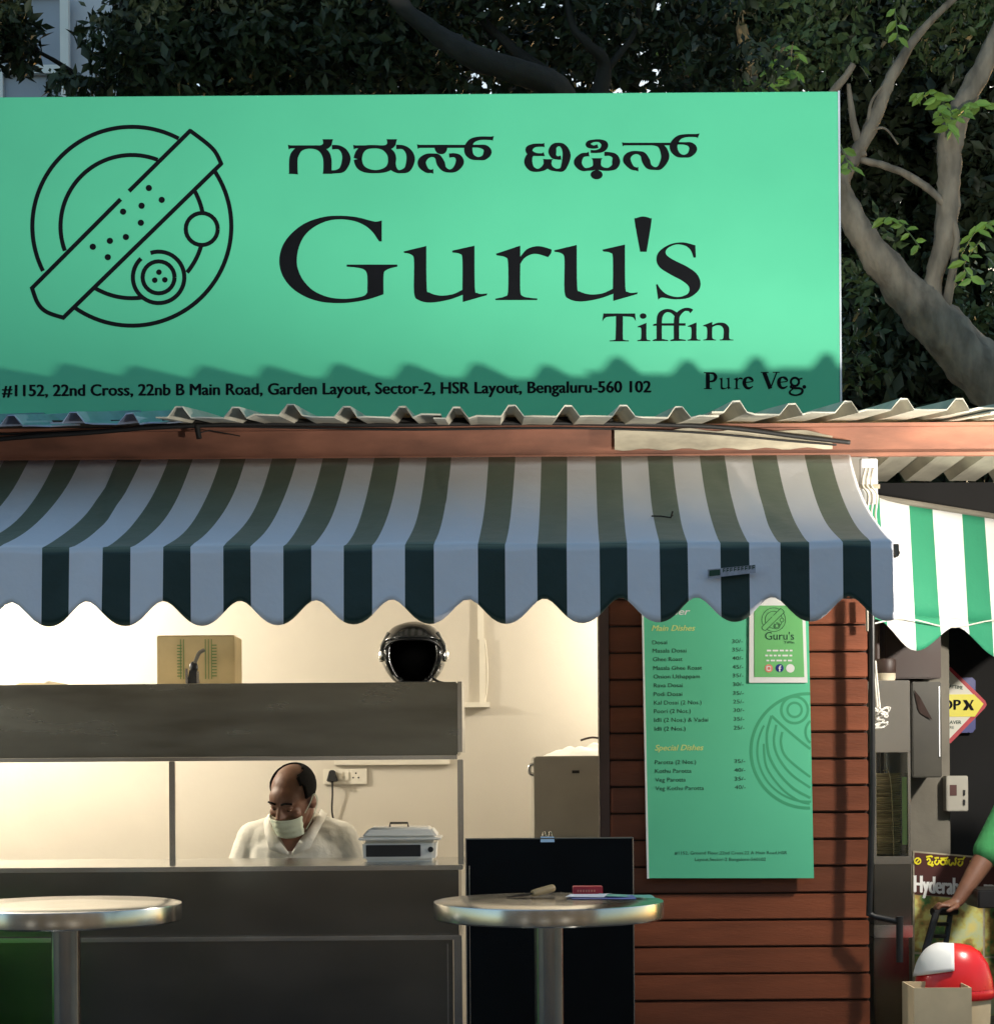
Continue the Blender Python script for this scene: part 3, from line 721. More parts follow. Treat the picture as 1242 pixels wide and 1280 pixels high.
lettering('item_lettering', p.mb, 'menu_ink', bd, .014, .0012)
p = Pen(L).crop(*C)
p.text('Main Dishes', 250, 433, 164, 25, bold=.018, shear=.28, slope=-.006); p.text('Special Dishes', 264, 468, 668, 25, bold=.018, shear=.28, slope=-.006)
lettering('heading_lettering', p.mb, 'menu_yel', bd, .012, .01)
p = Pen(L).crop(*C); p.text('ner', 335, 412, 96, 30, bold=.02, shear=.28, slope=-.006)
obj('title_lettering', p.mb, 'white', bd)
# pale drawing: left half of a round plate running off the board edge
p = Pen(L + .0004).crop(*C); p.wd = 11; p.k = 0
def arc_cut(cx, cy, r, xmax, wd, a0=0, a1=360, n=90):
    run = []
    for k_ in range(n + 1):
        a_ = R(a0 + (a1 - a0) * k_ / n); x, y = cx + r * math.cos(a_), cy - r * math.sin(a_)
        if x < xmax: run.append((x, y, wd))
        elif len(run) > 2: p.stroke(run, 1); run = []
        else: run = []
    if len(run) > 2: p.stroke(run, 1)
arc_cut(909, 670, 241, 922, 13); arc_cut(909, 670, 214, 922, 9, 150, 300)
arc_cut(852, 497, 56, 918, 11); arc_cut(852, 497, 30, 918, 10)
p.stroke([(755, 522, 11), (830, 590, 11), (918, 662, 11)]); p.stroke([(755, 522, 11), (735, 600, 11), (745, 690, 11), (790, 770, 11), (850, 830, 11), (918, 868, 11)])
p.stroke([(775, 560, 10), (765, 630, 10), (785, 700, 10), (840, 770, 10), (918, 825, 10)]); p.stroke([(800, 590, 10), (795, 640, 10), (820, 700, 10), (918, 780, 10)])
p.stroke([(722, 640, 9), (735, 740, 9), (800, 830, 9), (870, 880, 9), (915, 893, 9)])
arc_cut(960, 590, 62, 920, 10)
obj('plate_drawing', p.mb, 'menu_ghost', bd)
# small poster taped over the board's corner
po = thing('small_poster', 'small white bordered green poster taped on the menu board corner', 'poster', W(973, 853, MY - .004))
obj('sheet', quad_board((936.5, 1005.5, 1009, 936), 744, 853.5, MY - .0052, .0012), 'white', po)
obj('print_field', quad_board((942.4, 1002, 1005, 942.4), 757, 846.5, MY - .0062, .0006), 'poster', po)
p = Pen(MY - .0067)
p.crop(740 + (735 - 37) / 3.37, 740 + (65 - 21) / 3.37, 3.37 * 5.75)
logo(p, False)
p.crop(*C); q = p
q.text('Guru\'s', 728, 850, 201, 34, bold=.0); q.text('Tiffin', 806, 850, 217, 11)
lettering('poster_logo', p.mb, 'menu_ink', po, .006, .0015)
p = Pen(MY - .0067).crop(*C)
for y, x0, x1 in ((247, 735, 846), (268, 728, 851), (289, 733, 845)):
    x = x0
    while x < x1 - 8:
        wl = random.choice((12, 18, 24)); p.line(x, y, min(x1, x + wl), y, 7); x += wl + 6
p.disc(834, 322, 18)
lettering('poster_caption', p.mb, 'white', po, .006, .001)
p = Pen(MY - .0067).crop(*C); p.disc(743, 322, 17); obj('pink_icon', p.mb, 'pink', po)
p = Pen(MY - .0067).crop(*C); p.disc(789, 321, 17); obj('blue_icon', p.mb, 'blue', po)
p = Pen(MY - .0078).crop(*C); p.stroke([(796, 311, 4), (790, 314, 4.5), (789, 322, 5), (789, 335, 5)]); p.line(784, 321, 796, 321, 4)
p.arc(743, 322, 8, 0, 360, 2.4, 16); p.stroke([(734, 313, 2.2), (752, 313, 2.2), (752, 331, 2.2), (734, 331, 2.2), (734, 313, 2.2)], 1)
lettering('icon_marks', p.mb, 'white', po, .002, .002)

# ================================================================== serving counter
CY = 6.6
def cx(px): return PXX(px, CY)
def cz(py): return PZ(py, CY)
XL = -3.05
ct = thing('serving_counter', 'long dark brushed steel serving counter with overhead hood', 'counter', (-1.5, 6.9, .03))
XR = cx(572)
obj('hood', MB().box(XL, XR, CY, CY + .55, cz(944), cz(852)), 'steel_hood', ct, bevel=.004)
obj('hood_end_plate', MB().box(XR + .0005, XR + .016, CY + .002, CY + .55, cz(940), cz(852) + .001), 'steel_bright', ct)
obj('hood_lip', MB().box(XL, XR - .002, CY - .006, CY + .012, cz(949), cz(944) - .0005), 'steel_bright', ct)
for px in (214, 575):
    for y in (CY + .008,):
        obj('post', MB().box(cx(px) - .010, cx(px) + .010, y, y + .02, cz(1081) + .001, cz(949) - .0005), 'steel_bright', ct, bevel=.002)
obj('counter_top', MB().box(XL, XR + .016, CY - .012, CY + .56, cz(1087), cz(1081)), 'steel_bright', ct, bevel=.003)
obj('front_panel', MB().box(XL, XR, CY, CY + .54, cz(1168), cz(1087) - .0005), 'steel', ct, bevel=.002)
obj('ledge', MB().box(XL, XR + .010, CY - .022, CY + .54, cz(1174), cz(1168) - .0005), 'steel_bright', ct, bevel=.003)
obj('lower_panel', MB().box(XL, XR - .022, CY + .012, CY + .53, .06, cz(1174) - .0005), 'steel', ct, bevel=.002)
obj('leg', MB().box(XR - .018, XR + .010, CY + .004, CY + .034, .031, cz(1174) - .0006), 'steel_bright', ct, bevel=.002)
obj('leg', MB().box(XL, XL + .03, CY + .004, CY + .011, .031, cz(1174) - .0006), 'steel_bright', ct)
obj('panel_joint', MB().box(cx(557), cx(558.5), CY + .009, CY + .0115, .1, cz(1180)), 'steel_bright', ct)
HT = cz(852)                                  # hood top
TOPZ = cz(1081)

# ---- things on the hood
Y = 6.88
x0, x1 = PXX(197, Y), PXX(294, Y); bh = PZ(792, Y) - HT
c = thing('cardboard_box', 'taped brown cardboard box standing on the counter hood', 'box', ((x0 + x1) / 2, Y + .09, HT))
obj('carton', MB().box(x0, x1, Y, Y + .2, HT + .001, HT + bh), 'card', c, bevel=.003)
obj('flap', MB().add([(x0, Y - .002, HT + bh + .001), (x1, Y - .002, HT + bh + .001), (x1 + .002, Y + .098, HT + bh + .006), (x0, Y + .098, HT + bh + .004)], [(0, 1, 2, 3)]), 'cardpale', c)
m = MB()
for f in (.30, .34, .62, .66, .70):
    xx = x0 + (x1 - x0) * f; m.box(xx, xx + .003, Y - .0012, Y - .0006, HT + bh * .15, HT + bh * .93)
for f in (.25, .70):
    for i in range(11):
        xx = x0 + (x1 - x0) * f; zz = HT + bh * (.2 + .06 * i); m.box(xx + .003, xx + .020, Y - .0018, Y - .0013, zz, zz + .004)
obj('carton_print', m, 'greenprint', c)
m = MB().box(PXX(200, 6.8), PXX(309, 6.8), 6.74, 6.86, HT + .001, HT + .006)
obj('cardboard_sheet', m, 'cardpale', None, origin=(PXX(255, 6.8), 6.8, HT), label='flat pale cardboard sheet lying before the brown carton on the hood', cat='cardboard')
xx = PXX(245, 6.82); g = thing('hand_tool', 'small black and grey hand tool standing before the cardboard box', 'tool', (xx, 6.78, HT + .007))
obj('body', MB().frustum(xx - .022, xx + .020, 6.765, 6.80, HT + .0065, HT + .055, .008, .006).sphere((xx, 6.782, HT + .065), (.016, .013, .022)), 'bplastic', g, smooth=40)
obj('lever', MB().tube(catmull([(xx, 6.78, HT + .07), (xx + .012, 6.78, HT + .10), (xx + .022, 6.78, HT + .118), (xx + .040, 6.782, HT + .128)], 4), [.007] * 12 + [.004], 8), 'pillar', g, smooth=True)
obj('clip', MB().box(xx - .026, xx - .018, 6.758, 6.764, HT + .007, HT + .06).box(xx + .014, xx + .022, 6.758, 6.764, HT + .007, HT + .05), 'steel_bright', g)
xx = PXX(57, 6.8)
g = thing('flat_packet', 'flat pale packet lying on the hood at far left', 'packet', (xx, 6.8, HT))
obj('wrapper', MB().frustum(xx - .09, xx + .09, 6.7, 6.85, HT + .001, HT + .012, .02, .02), 'cardpale', g)
obj('string', MB().box(xx + .02, xx + .034, 6.715, 6.835, HT + .0125, HT + .018), 'cloth', g)

# helmet
hc = Vector((PXX(518, 6.87), 6.87, HT + .108))
hm = thing('motorcycle_helmet', 'black open face motorcycle helmet resting on the right end of hood', 'helmet', (hc.x, hc.y, HT))
m = MB(); n1, n2 = 48, 28; rx, ry, rz = .118, .135, .122
def hp(a_, t_, s_=1.0):
    zz = math.cos(t_); rad = math.sin(t_)
    flare = 1 - .10 * max(0, -zz - .2)
    return (hc.x + rx * s_ * rad * math.sin(a_) * flare, hc.y - ry * s_ * rad * math.cos(a_) * flare, hc.z + rz * s_ * zz)
idx = {}; vs = []; fs = []; mi = []
TM = math.radians(150)
for i in range(n2 + 1):
    for q in range(n1): idx[i, q] = len(vs); vs.append(hp(2 * math.pi * q / n1 - math.pi, TM * i / n2))
for i in range(n2):
    for q in range(n1):
        a_ = 2 * math.pi * (q + .5) / n1 - math.pi; t_ = math.degrees(TM * (i + .5) / n2); ad = abs(math.degrees(a_))
        lim = 56 if t_ < 110 else 56 - (t_ - 110) * .25
        if ad < lim and t_ > 62 + (ad / 56) ** 4 * 14: continue
        fs.append((idx[i, q], idx[i + 1, q], idx[i + 1, (q + 1) % n1], idx[i, (q + 1) % n1]))
        mi.append(1 if (22 < ad < 70 and 42 < t_ < 60 - ad * .05) or (60 < ad < 72 and 60 < t_ < 105) else 0)
m.v = vs; m.f = fs; m.m = mi
o = obj('shell', m, ['helmet', 'helmet_grey'], hm, smooth=True)
q = o.modifiers.new('thick', 'SOLIDIFY'); q.thickness = .016; q.offset = -1; q.use_rim = True
obj('liner', MB().sphere(hc + Vector((0, .06, -.005)), (.088, .07, .095), 24, 16), 'black', hm, smooth=True)
m = MB(); vs = []; fs = []
for i in range(9):
    for q in range(25):
        a_ = R(-72 + 6 * q); t_ = R(30 + 4.2 * i + 10 * (q / 12 - 1) ** 4); vs.append(hp(a_, t_, 1.045))
for i in range(8):
    for q in range(24): fs.append((i * 25 + q, (i + 1) * 25 + q, (i + 1) * 25 + q + 1, i * 25 + q + 1))
o = obj('visor', MB().add(vs, fs), 'helmet', hm, smooth=True); q = o.modifiers.new('thick', 'SOLIDIFY'); q.thickness = .004
m = MB()
for i, t_ in enumerate((66, 67)):
    pts = [hp(R(a_), R(t_ + (abs(a_) / 56) ** 4 * 14), 1.012) for a_ in range(-58, 59, 4)]
    m.tube(pts, .0045, 6); break
obj('edge_trim', m, 'bplastic', hm, smooth=True)
for sgn in (-1, 1):
    P = Vector(hp(R(72 * sgn), R(92), 1.03)); d = Vector((sgn, -.35, 0)).normalized()
    obj('hinge', MB().tube([P - d * .008, P + d * .004, P + d * .009], [.022, .022, .014], 16), 'steel_bright', hm, smooth=40)
    obj('visor_arm', MB().tube([P, P + Vector((-.004 * sgn, -.012, .035)), Vector(hp(R(62 * sgn), R(52), 1.05))], .007, 8), 'helmet_grey', hm)
obj('chin_strap', MB().tube(catmull([hp(R(-62), R(128), .93), (hc.x - .05, hc.y - .10, HT + .012), (hc.x - .02, hc.y - .115, HT + .006), (hc.x + .05, hc.y - .11, HT + .006), hp(R(62), R(135), .93)], 6), .005, 6), 'bplastic', hm)
obj('strap_end', MB().tube(catmull([(hc.x + .06, hc.y - .06, HT + .03), (hc.x + .085, hc.y - .05, HT + .012), (hc.x + .11, hc.y - .04, HT + .005)], 5), .005, 6), 'bplastic', hm)

# ---- chafing dish on the counter
Y = 6.80
x0, x1 = PXX(453, Y), PXX(543, Y)
d = thing('food_warmer', 'steel food warmer with domed lid on the counter right end', 'food warmer', ((x0 + x1) / 2, Y + .12, TOPZ))
o = obj('base', MB().frustum(x0, x1, Y, Y + .24, TOPZ + .001, TOPZ + .078, -.004, -.004), 'dish', d, bevel=.012, smooth=40)
obj('window', MB().box(x0 + .010, x0 + .205, Y - .0055, Y - .0025, TOPZ + .02, TOPZ + .062), 'bplastic', d, bevel=.001)
obj('knob', MB().tube([(x1 - .016, Y - .012, TOPZ + .045), (x1 - .016, Y + .002, TOPZ + .045)], .010, 12), 'bplastic', d)
obj('rim', MB().box(x0 - .018, x1 + .022, Y - .018, Y + .26, TOPZ + .079, TOPZ + .087), 'dish', d, bevel=.003)
obj('lid', MB().frustum(x0 - .008, x1 + .012, Y - .008, Y + .25, TOPZ + .0875, TOPZ + .123, .028, .03), 'dish', d, bevel=.009, smooth=40)
obj('handle', MB().tube([(x0 + .09, Y + .1, TOPZ + .122), (x0 + .092, Y + .1, TOPZ + .137), (x0 + .155, Y + .1, TOPZ + .137), (x0 + .157, Y + .1, TOPZ + .122)], .004, 8), 'bplastic', d)

# ---- on the back wall
Y = KB - .012
o = thing('socket_board', 'white wall socket board with two outlets on the back wall', 'socket', W(431, 970, KB))
a, b_ = W(404, 981, KB), W(459, 961, KB)
obj('plate', MB().box(a.x, b_.x, KB - .014, KB - .0005, a.z, b_.z), 'pvc', o, bevel=.003)
for px in (424, 432): 
    v = W(px + 2, 970, KB); obj('switch', MB().box(v.x - .009, v.x + .009, KB - .020, KB - .0142, v.z - .02, v.z + .02), 'pvc', o, bevel=.002)
for dx, dz in ((0, .012), (-.012, -.008), (.012, -.008)):
    v = W(445, 970, KB); obj('socket_hole', MB().tube([(v.x + dx, KB - .0146, v.z + dz), (v.x + dx, KB - .0142, v.z + dz)], .004, 10), 'bplastic', o)
v = W(416, 971, KB)
o = thing('black_plug', 'black three pin plug with hanging lead in the wall socket', 'plug', v)
obj('plug_body', MB().frustum(v.x - .026, v.x + .026, KB - .05, KB - .0145, v.z - .022, v.z + .03, .014, .006), 'bplastic', o, bevel=.004, smooth=40)
obj('lead', MB().tube(catmull([(v.x, KB - .035, v.z - .02), (v.x, KB - .03, v.z - .08), (v.x - .003, KB - .02, v.z - .16), (v.x + .012, KB - .012, v.z - .25), (v.x + .02, KB - .01, v.z - .45)], 6), .004, 8), 'bplastic', o, smooth=True)
a, b_ = W(418, 957, KB), W(562, 947, KB)
obj('conduit_trunking', MB().box(a.x, b_.x, KB - .022, KB - .0005, a.z, b_.z), 'pvc', None, origin=((a.x + b_.x) / 2, KB, a.z), bevel=.002, label='horizontal cream cable trunking just above the wall socket', cat='trunking')
o = thing('conduit_pipe', 'cream conduit running down the back wall to a short shelf strip', 'conduit', W(603, 880, KB))
a, b_ = W(597, 800, KB), W(604, 730, KB); obj('pipe', MB().box(a.x, b_.x, KB - .018, KB - .0005, a.z, b_.z), 'pvc', o)
a, b_ = W(599.5, 878, KB), W(606, 799, KB); obj('pipe', MB().box(a.x, b_.x, KB - .024, KB - .0005, a.z, b_.z + .002), 'pvc', o)
a, b_ = W(520, 885, KB), W(612, 878, KB); obj('strip', MB().box(a.x, b_.x, KB - .05, KB - .0005, a.z, b_.z), 'pvc', o)
obj('wire', MB().tube(catmull([tuple(W(606, 800, KB - .02)), tuple(W(609, 830, KB - .02)), tuple(W(609, 855, KB - .02)), tuple(W(606, 878, KB - .02))], 5), .003, 6), 'pvc', o)

# ---- fridge at the right of the kitchen
Y = 7.75
x0, zf = PXX(667, Y), PZ(946, Y)
fr = thing('grey_fridge', 'grey enamel fridge cabinet beside the plank wall', 'fridge', (x0 + .3, Y + .3, .03))
obj('cabinet', MB().box(x0, x0 + .62, Y, Y + .55, .06, zf), 'fridge', fr, bevel=.006)
obj('plinth', MB().box(x0 + .02, x0 + .60, Y + .03, Y + .53, .031, .0595), 'bplastic', fr)
v = W(664, 962, Y)
obj('handle', MB().tube(catmull([(x0 + .002, Y + .03, v.z + .022), (x0 - .016, Y + .03, v.z + .014), (x0 - .016, Y + .03, v.z - .014), (x0 + .002, Y + .03, v.z - .022)], 4), .008, 8), 'steel_bright', fr, smooth=True)
obj('badge', MB().box(x0 + .155, x0 + .185, Y - .002, Y - .0004, zf - .07, zf - .058), 'bplastic', fr)
m = MB(); n1, n2 = 30, 14; vs = []; fs = []
for i in range(n1 + 1):
    for q in range(n2 + 1):
        u, v_ = i / n1, q / n2
        h = (math.sin(math.pi * min(1, u * 1.05)) ** .5 if 0 < u < .95 else 0) * math.sin(math.pi * v_) ** .6
        vs.append((x0 + .045 + u * .42, Y + .03 + v_ * .4, zf + .001 + h * (.05 + .012 * math.sin(u * 19 + v_ * 7) + .008 * math.sin(u * 31 - v_ * 13)) * (.55 + .6 * u)))
for i in range(n1):
    for q in range(n2): fs.append((i * (n2 + 1) + q, (i + 1) * (n2 + 1) + q, (i + 1) * (n2 + 1) + q + 1, i * (n2 + 1) + q + 1))
obj('cloth_bundle', m.add(vs, fs), 'cloth', None, origin=(x0 + .25, Y + .2, zf), smooth=True, label='crumpled white cloth bundle on top of the grey fridge', cat='cloth')
m = MB().tube(catmull([(x0 + .20, Y + .22, zf + .066), (x0 + .25, Y + .22, zf + .078), (x0 + .31, Y + .22, zf + .07), (x0 + .36, Y + .22, zf + .082), (x0 + .42, Y + .22, zf + .07)], 5), .005, 6)
obj('brown_strap', m, 'dwood', None, origin=(x0 + .3, Y + .22, zf + .06), label='thin brown strap lying over the white cloth bundle', cat='strap')

# ================================================================== black display board, standing tables
Y = 6.28
x0, x1, zt_ = PXX(580.5, Y), PXX(791, Y), PZ(1048, Y)
bb_ = thing('black_board', 'black standing board with thin silver edge beside the counter', 'display board', ((x0 + x1) / 2, Y + .1, 0))
obj('panel', MB().box(x0 + .004, x1 - .004, Y, Y + .018, .02, zt_ - .004), 'black', bb_)
obj('frame_side', MB().box(x0, x0 + .0038, Y - .002, Y + .02, .004, zt_), 'steel_bright', bb_)
obj('frame_side', MB().box(x1 - .0038, x1, Y - .002, Y + .02, .004, zt_), 'steel_bright', bb_)
obj('frame_top', MB().box(x0 + .0039, x1 - .0039, Y - .002, Y + .02, zt_ - .0038, zt_), 'pillar', bb_)
obj('inner_strip', MB().box(x0 + .012, x0 + .0145, Y - .003, Y - .0004, .1, zt_ - .09), 'steel_bright', bb_)
for x in (x0 + .03, x1 - .06): obj('stand_leg', MB().add([(x, Y + .02, zt_ - .2), (x + .03, Y + .02, zt_ - .2), (x + .03, Y + .24, .004), (x, Y + .24, .004), (x, Y + .04, zt_ - .2), (x + .03, Y + .04, zt_ - .2), (x + .03, Y + .26, .004), (x, Y + .26, .004)], [(0, 1, 2, 3), (4, 7, 6, 5), (0, 4, 5, 1), (2, 6, 7, 3), (0, 3, 7, 4), (1, 5, 6, 2)]), 'bplastic', bb_)
v = W(684, 1050, Y)
g = thing('binder_clip', 'shiny metal binder clip gripping the top of the black board', 'clip', (v.x, Y, zt_))
obj('jaw', MB().frustum(v.x - .023, v.x + .023, Y - .0045, Y + .0235, zt_ - .014, zt_ + .004, .001, .006), 'steel_bright', g)
for dx in (-.010, .010): obj('wire_loop', MB().tube([(v.x + dx - .006, Y + .004, zt_ + .002), (v.x + dx - .003, Y + .004, zt_ + .020), (v.x + dx + .003, Y + .004, zt_ + .020), (v.x + dx + .006, Y + .004, zt_ + .002)], .0018, 6), 'steel_bright', g)

TZ = 1.07
def table(px, label):
    Y = 5.4; x = PXX(px, Y); r = 143.5 / F * Y
    t = thing('standing_table', label, 'table', (x, Y, 0), 'round steel standing tables')
    obj('table_top', MB().lathe([(r * .93, TZ - .050), (r * .985, TZ - .050), (r, TZ - .046), (r, TZ - .004), (r * .997, TZ - .0012), (r * .985, TZ), (r * .5, TZ - .0006), (.001, TZ - .0006)], (x, Y, 0), 72), 'steel_table', t, smooth=35)
    obj('pole', MB().lathe([(.041, .03), (.041, TZ - .0505)], (x, Y, 0), 32), 'steel_table', t, smooth=35)
    obj('collar', MB().lathe([(.09, TZ - .056), (.09, TZ - .0506)], (x, Y, 0), 24), 'steel_table', t)
    obj('base_disc', MB().lathe([(.24, .001), (.24, .012), (.2, .024), (.06, .030), (.001, .030)], (x, Y, 0), 40), 'steel_table', t, smooth=35)
    return x, Y
tx, ty = table(684, 'round steel standing table carrying a knife and red box before the black board')
table(81, 'empty round steel standing table cut by the left picture edge')
Y = 5.52
v = W(676, 1112, Y)
g = thing('kitchen_knife', 'knife with pale wooden handle lying on the steel table', 'knife', (PXX(668, Y), Y, TZ))
hz = TZ + .014
a, b_ = Vector((PXX(664, Y), Y, TZ + .012)), Vector((PXX(691, Y), Y + .05, TZ + .024))
obj('handle', MB().tube(catmull([a, a.lerp(b_, .3), a.lerp(b_, .7), b_], 4), [.009, .0095, .010, .0105, .0105, .0105, .011, .011, .0115, .0115, .0115, .0115, .010], 10), 'wood', g, smooth=40)
m = MB().add([(a.x, Y - .004, TZ + .013), (a.x - .075, Y - .03, TZ + .002), (a.x - .07, Y - .012, TZ + .001), (a.x, Y + .016, TZ + .005), (a.x, Y - .004, TZ + .015), (a.x - .075, Y - .03, TZ + .004), (a.x - .07, Y - .012, TZ + .003), (a.x, Y + .016, TZ + .007)], [(3, 2, 1, 0), (4, 5, 6, 7), (0, 1, 5, 4), (1, 2, 6, 5), (2, 3, 7, 6), (3, 0, 4, 7)])
obj('blade', m, 'bplastic', g)
Y = 5.60
g = thing('red_box', 'small red printed box lying on the steel table', 'box', (PXX(733, Y), Y + .02, TZ))
x0, x1 = PXX(715, Y), PXX(752, Y)
obj('carton', MB().box(x0, x1, Y, Y + .05, TZ + .001, TZ + .025), 'redbox', g, bevel=.0015)
m = MB()
for i in range(7): m.box(x0 + .012 + i * .008, x0 + .017 + i * .008, Y - .0008, Y - .0003, TZ + .009, TZ + .016)
obj('carton_print', m, 'pink', g)
def sheetp(name, pts, m_, label):
    mm = MB(); vs = []; n = 8
    P = [Vector(q) for q in pts]
    for i in range(n + 1):
        for j in range(n + 1):
            u, v_ = i / n, j / n
            q = P[0].lerp(P[1], u).lerp(P[3].lerp(P[2], u), v_); q.z += .006 * u * u * abs(math.sin(v_ * 2.6)); vs.append(q)
    mm.add(vs, [(i * (n + 1) + j, (i + 1) * (n + 1) + j, (i + 1) * (n + 1) + j + 1, i * (n + 1) + j + 1) for i in range(n) for j in range(n)])
    return obj(name, mm, m_, None, origin=P[0], smooth=True, label=label, cat='paper')
sheetp('paper_sheet', [(tx + .07, 5.42, TZ + .002), (tx + .25, 5.40, TZ + .002), (tx + .24, 5.52, TZ + .002), (tx + .06, 5.56, TZ + .002)], 'bluep', 'blue printed paper on the steel table before the red box')
sheetp('paper_sheet', [(tx + .05, 5.47, TZ + .005), (tx + .16, 5.44, TZ + .005), (tx + .19, 5.55, TZ + .005), (tx + .07, 5.58, TZ + .005)], 'paper', 'crumpled white paper over the blue paper on the steel table')
sheetp('paper_sheet', [(tx + .17, 5.44, TZ + .008), (tx + .305, 5.42, TZ + .003), (tx + .29, 5.50, TZ + .003), (tx + .15, 5.56, TZ + .008)], 'teal', 'teal paper strip at the right rim of the steel table')

# green stand-in added out of view, only for its reflection in the steel
g = thing('green_reflection_prop', 'unseen green bin added for the green reflection in the steel', 'bin', (-1.95, 5.75, 0))
obj('bin_body', MB().lathe([(.18, .002), (.24, .72), (.255, .73)], (-1.95, 5.75, 0), 32), 'greenprop', g, smooth=40)  # body of the unseen reflection prop
obj('added_bin_lid', MB().lathe([(.262, .731), (.262, .76), (.22, .84), (.12, .89), (.001, .90)], (-1.95, 5.75, 0), 32), 'greenprop', g, smooth=40)

# ================================================================== man behind the counter
MYD = 7.32
H = W(365, 999, MYD)                           # head centre
RH = Matrix.Rotation(R(-27), 3, 'Z') @ Matrix.Rotation(R(27), 3, 'X') @ Matrix.Rotation(R(5), 3, 'Y')
SC = 1.0
def h(x, y, z): return H + RH @ Vector((x * SC, y * SC, z * SC))
man = thing('person', 'balding man in white polo shirt and pale face mask behind the counter', 'person', (H.x, MYD + .25, .03))
m = MB()
def he(c, r, n=20, k2=14): m.sphere(h(*c), tuple(q * SC for q in r), n, k2, rot=RH)
he((0, .022, .042), (.079, .098, .085)); he((0, -.012, -.02), (.068, .082, .085)); he((0, -.022, -.068), (.052, .066, .048)); he((0, -.045, .03), (.064, .052, .055))
for sg in (-1, 1):
    he((.030 * sg, -.078, .022), (.026, .016, .009)); he((.042 * sg, -.062, -.026), (.026, .022, .022)); he((.079 * sg, .018, -.012), (.011, .022, .033))
m.capsule(h(0, -.092, .010), .010 * SC, h(0, -.112, -.026), .015 * SC); he((.012, -.100, -.029), (.010, .012, .009)); he((-.012, -.100, -.029), (.010, .012, .009))
he((0, -.088, -.062), (.024, .012, .010))
sh = Vector((H.x + .005, MYD + .12, H.z - .160))   # shoulder centre
m.capsule(h(0, .03, -.06), .060, sh + Vector((0, .0, .05)), .066)
m.capsule(sh + Vector((-.11, .01, -.02)), .075, sh + Vector((.11, .01, -.02)), .075)
m.capsule(sh + Vector((0, .02, -.06)), .13, sh + Vector((0, .12, -.34)), .135); m.capsule(sh + Vector((-.06, .02, -.08)), .12, sh + Vector((.06, .02, -.08)), .12)
hipc = sh + Vector((0, .20, -.42)); m.capsule(hipc + Vector((-.08, 0, 0)), .13, hipc + Vector((.08, 0, 0)), .13)
hands = []
for sg in (-1, 1):
    s0 = sh + Vector((.185 * sg, .02, -.03)); e0 = sh + Vector((.255 * sg, -.02, -.30)); w0 = sh + Vector((.12 * sg, -.03 + .02 * sg, -.43))
    m.capsule(s0, .058, e0, .046); m.capsule(e0, .044, w0, .030)
    pc = w0 + Vector((-.05 * sg, -.02, -.015)); m.capsule(w0, .030, pc, .036)
    for q in range(4):
        a = pc + Vector((-.02 * sg, -.03 + .02 * q, -.005)); b_ = a + Vector((-.035 * sg, -.006, -.012)); c_ = b_ + Vector((-.018 * sg, 0, -.026 + .003 * q))
        m.capsule(a, .011, b_, .0095); m.capsule(b_, .0095, c_, .008)
    a = w0 + Vector((-.02 * sg, -.03, 0)); b_ = a + Vector((-.03 * sg, -.03, -.01)); m.capsule(a, .013, b_, .011); m.capsule(b_, .011, b_ + Vector((-.03 * sg, .0, -.015)), .009)
for sg in (-1, 1):
    hp0 = hipc + Vector((.09 * sg, 0, -.05)); kn = Vector((hipc.x + .10 * sg, hipc.y - .05, .48)); an = Vector((hipc.x + .10 * sg, hipc.y + .0, .10))
    m.capsule(hp0, .095, kn, .060); m.capsule(kn, .058, an, .042); m.capsule(an + Vector((0, .03, -.03)), .038, an + Vector((0, -.15, -.038)), .031)
body = remeshed('body', m, 'skin', man, .0055, 5)
# hair: sides and back of the skull
mh = MB(); n1, n2 = 48, 32; vs = []; fs = []
for i in range(n2 + 1):
    for q in range(n1):
        t_ = math.pi * i / n2; a_ = 2 * math.pi * q / n1
        vs.append(h(.0805 * 1.02 * math.sin(t_) * math.cos(a_), .022 + .100 * 1.02 * math.sin(t_) * math.sin(a_), .042 + .086 * 1.02 * math.cos(t_)))
for i in range(n2):
    for q in range(n1):
        t_ = math.pi * (i + .5) / n2; a_ = 2 * math.pi * (q + .5) / n1
        x, y, z_ = math.sin(t_) * math.cos(a_), math.sin(t_) * math.sin(a_), math.cos(t_)
        side = y > -.38 + .2 * math.sin(9 * z_) * .2 and z_ > -.62 and z_ < .80 + .1 * y
        if side and not (y < .25 and abs(x) < .62 and z_ > .35) and not (abs(x) > .8 and z_ < -.25 and y < .1): fs.append((i * n1 + q, (i + 1) * n1 + q, (i + 1) * n1 + (q + 1) % n1, i * n1 + (q + 1) % n1))
o = obj('hair', mh.add(vs, fs), 'hair', man, smooth=True); q = o.modifiers.new('thick', 'SOLIDIFY'); q.thickness = .008; q.offset = 0
for sg in (-1, 1):
    obj('eyebrow', MB().tube(catmull([h(.012 * sg, -.096, .026), h(.03 * sg, -.097, .033), h(.052 * sg, -.082, .026)], 4), .0042, 6), 'hair', man)
    o = obj('eye', MB().sphere(h(.031 * sg, -.0755, .006), .0135 * SC, 14, 10), 'white', man, smooth=True)
    obj('pupil', MB().sphere(h(.031 * sg, -.0815, .001), .0085 * SC, 12, 8), 'black', o, smooth=True)
    obj('upper_lid', MB().sphere(h(.031 * sg, -.0765, .0075), tuple(q * SC for q in (.0168, .0158, .0125)), 14, 10, rot=RH), 'skin', man, smooth=True)
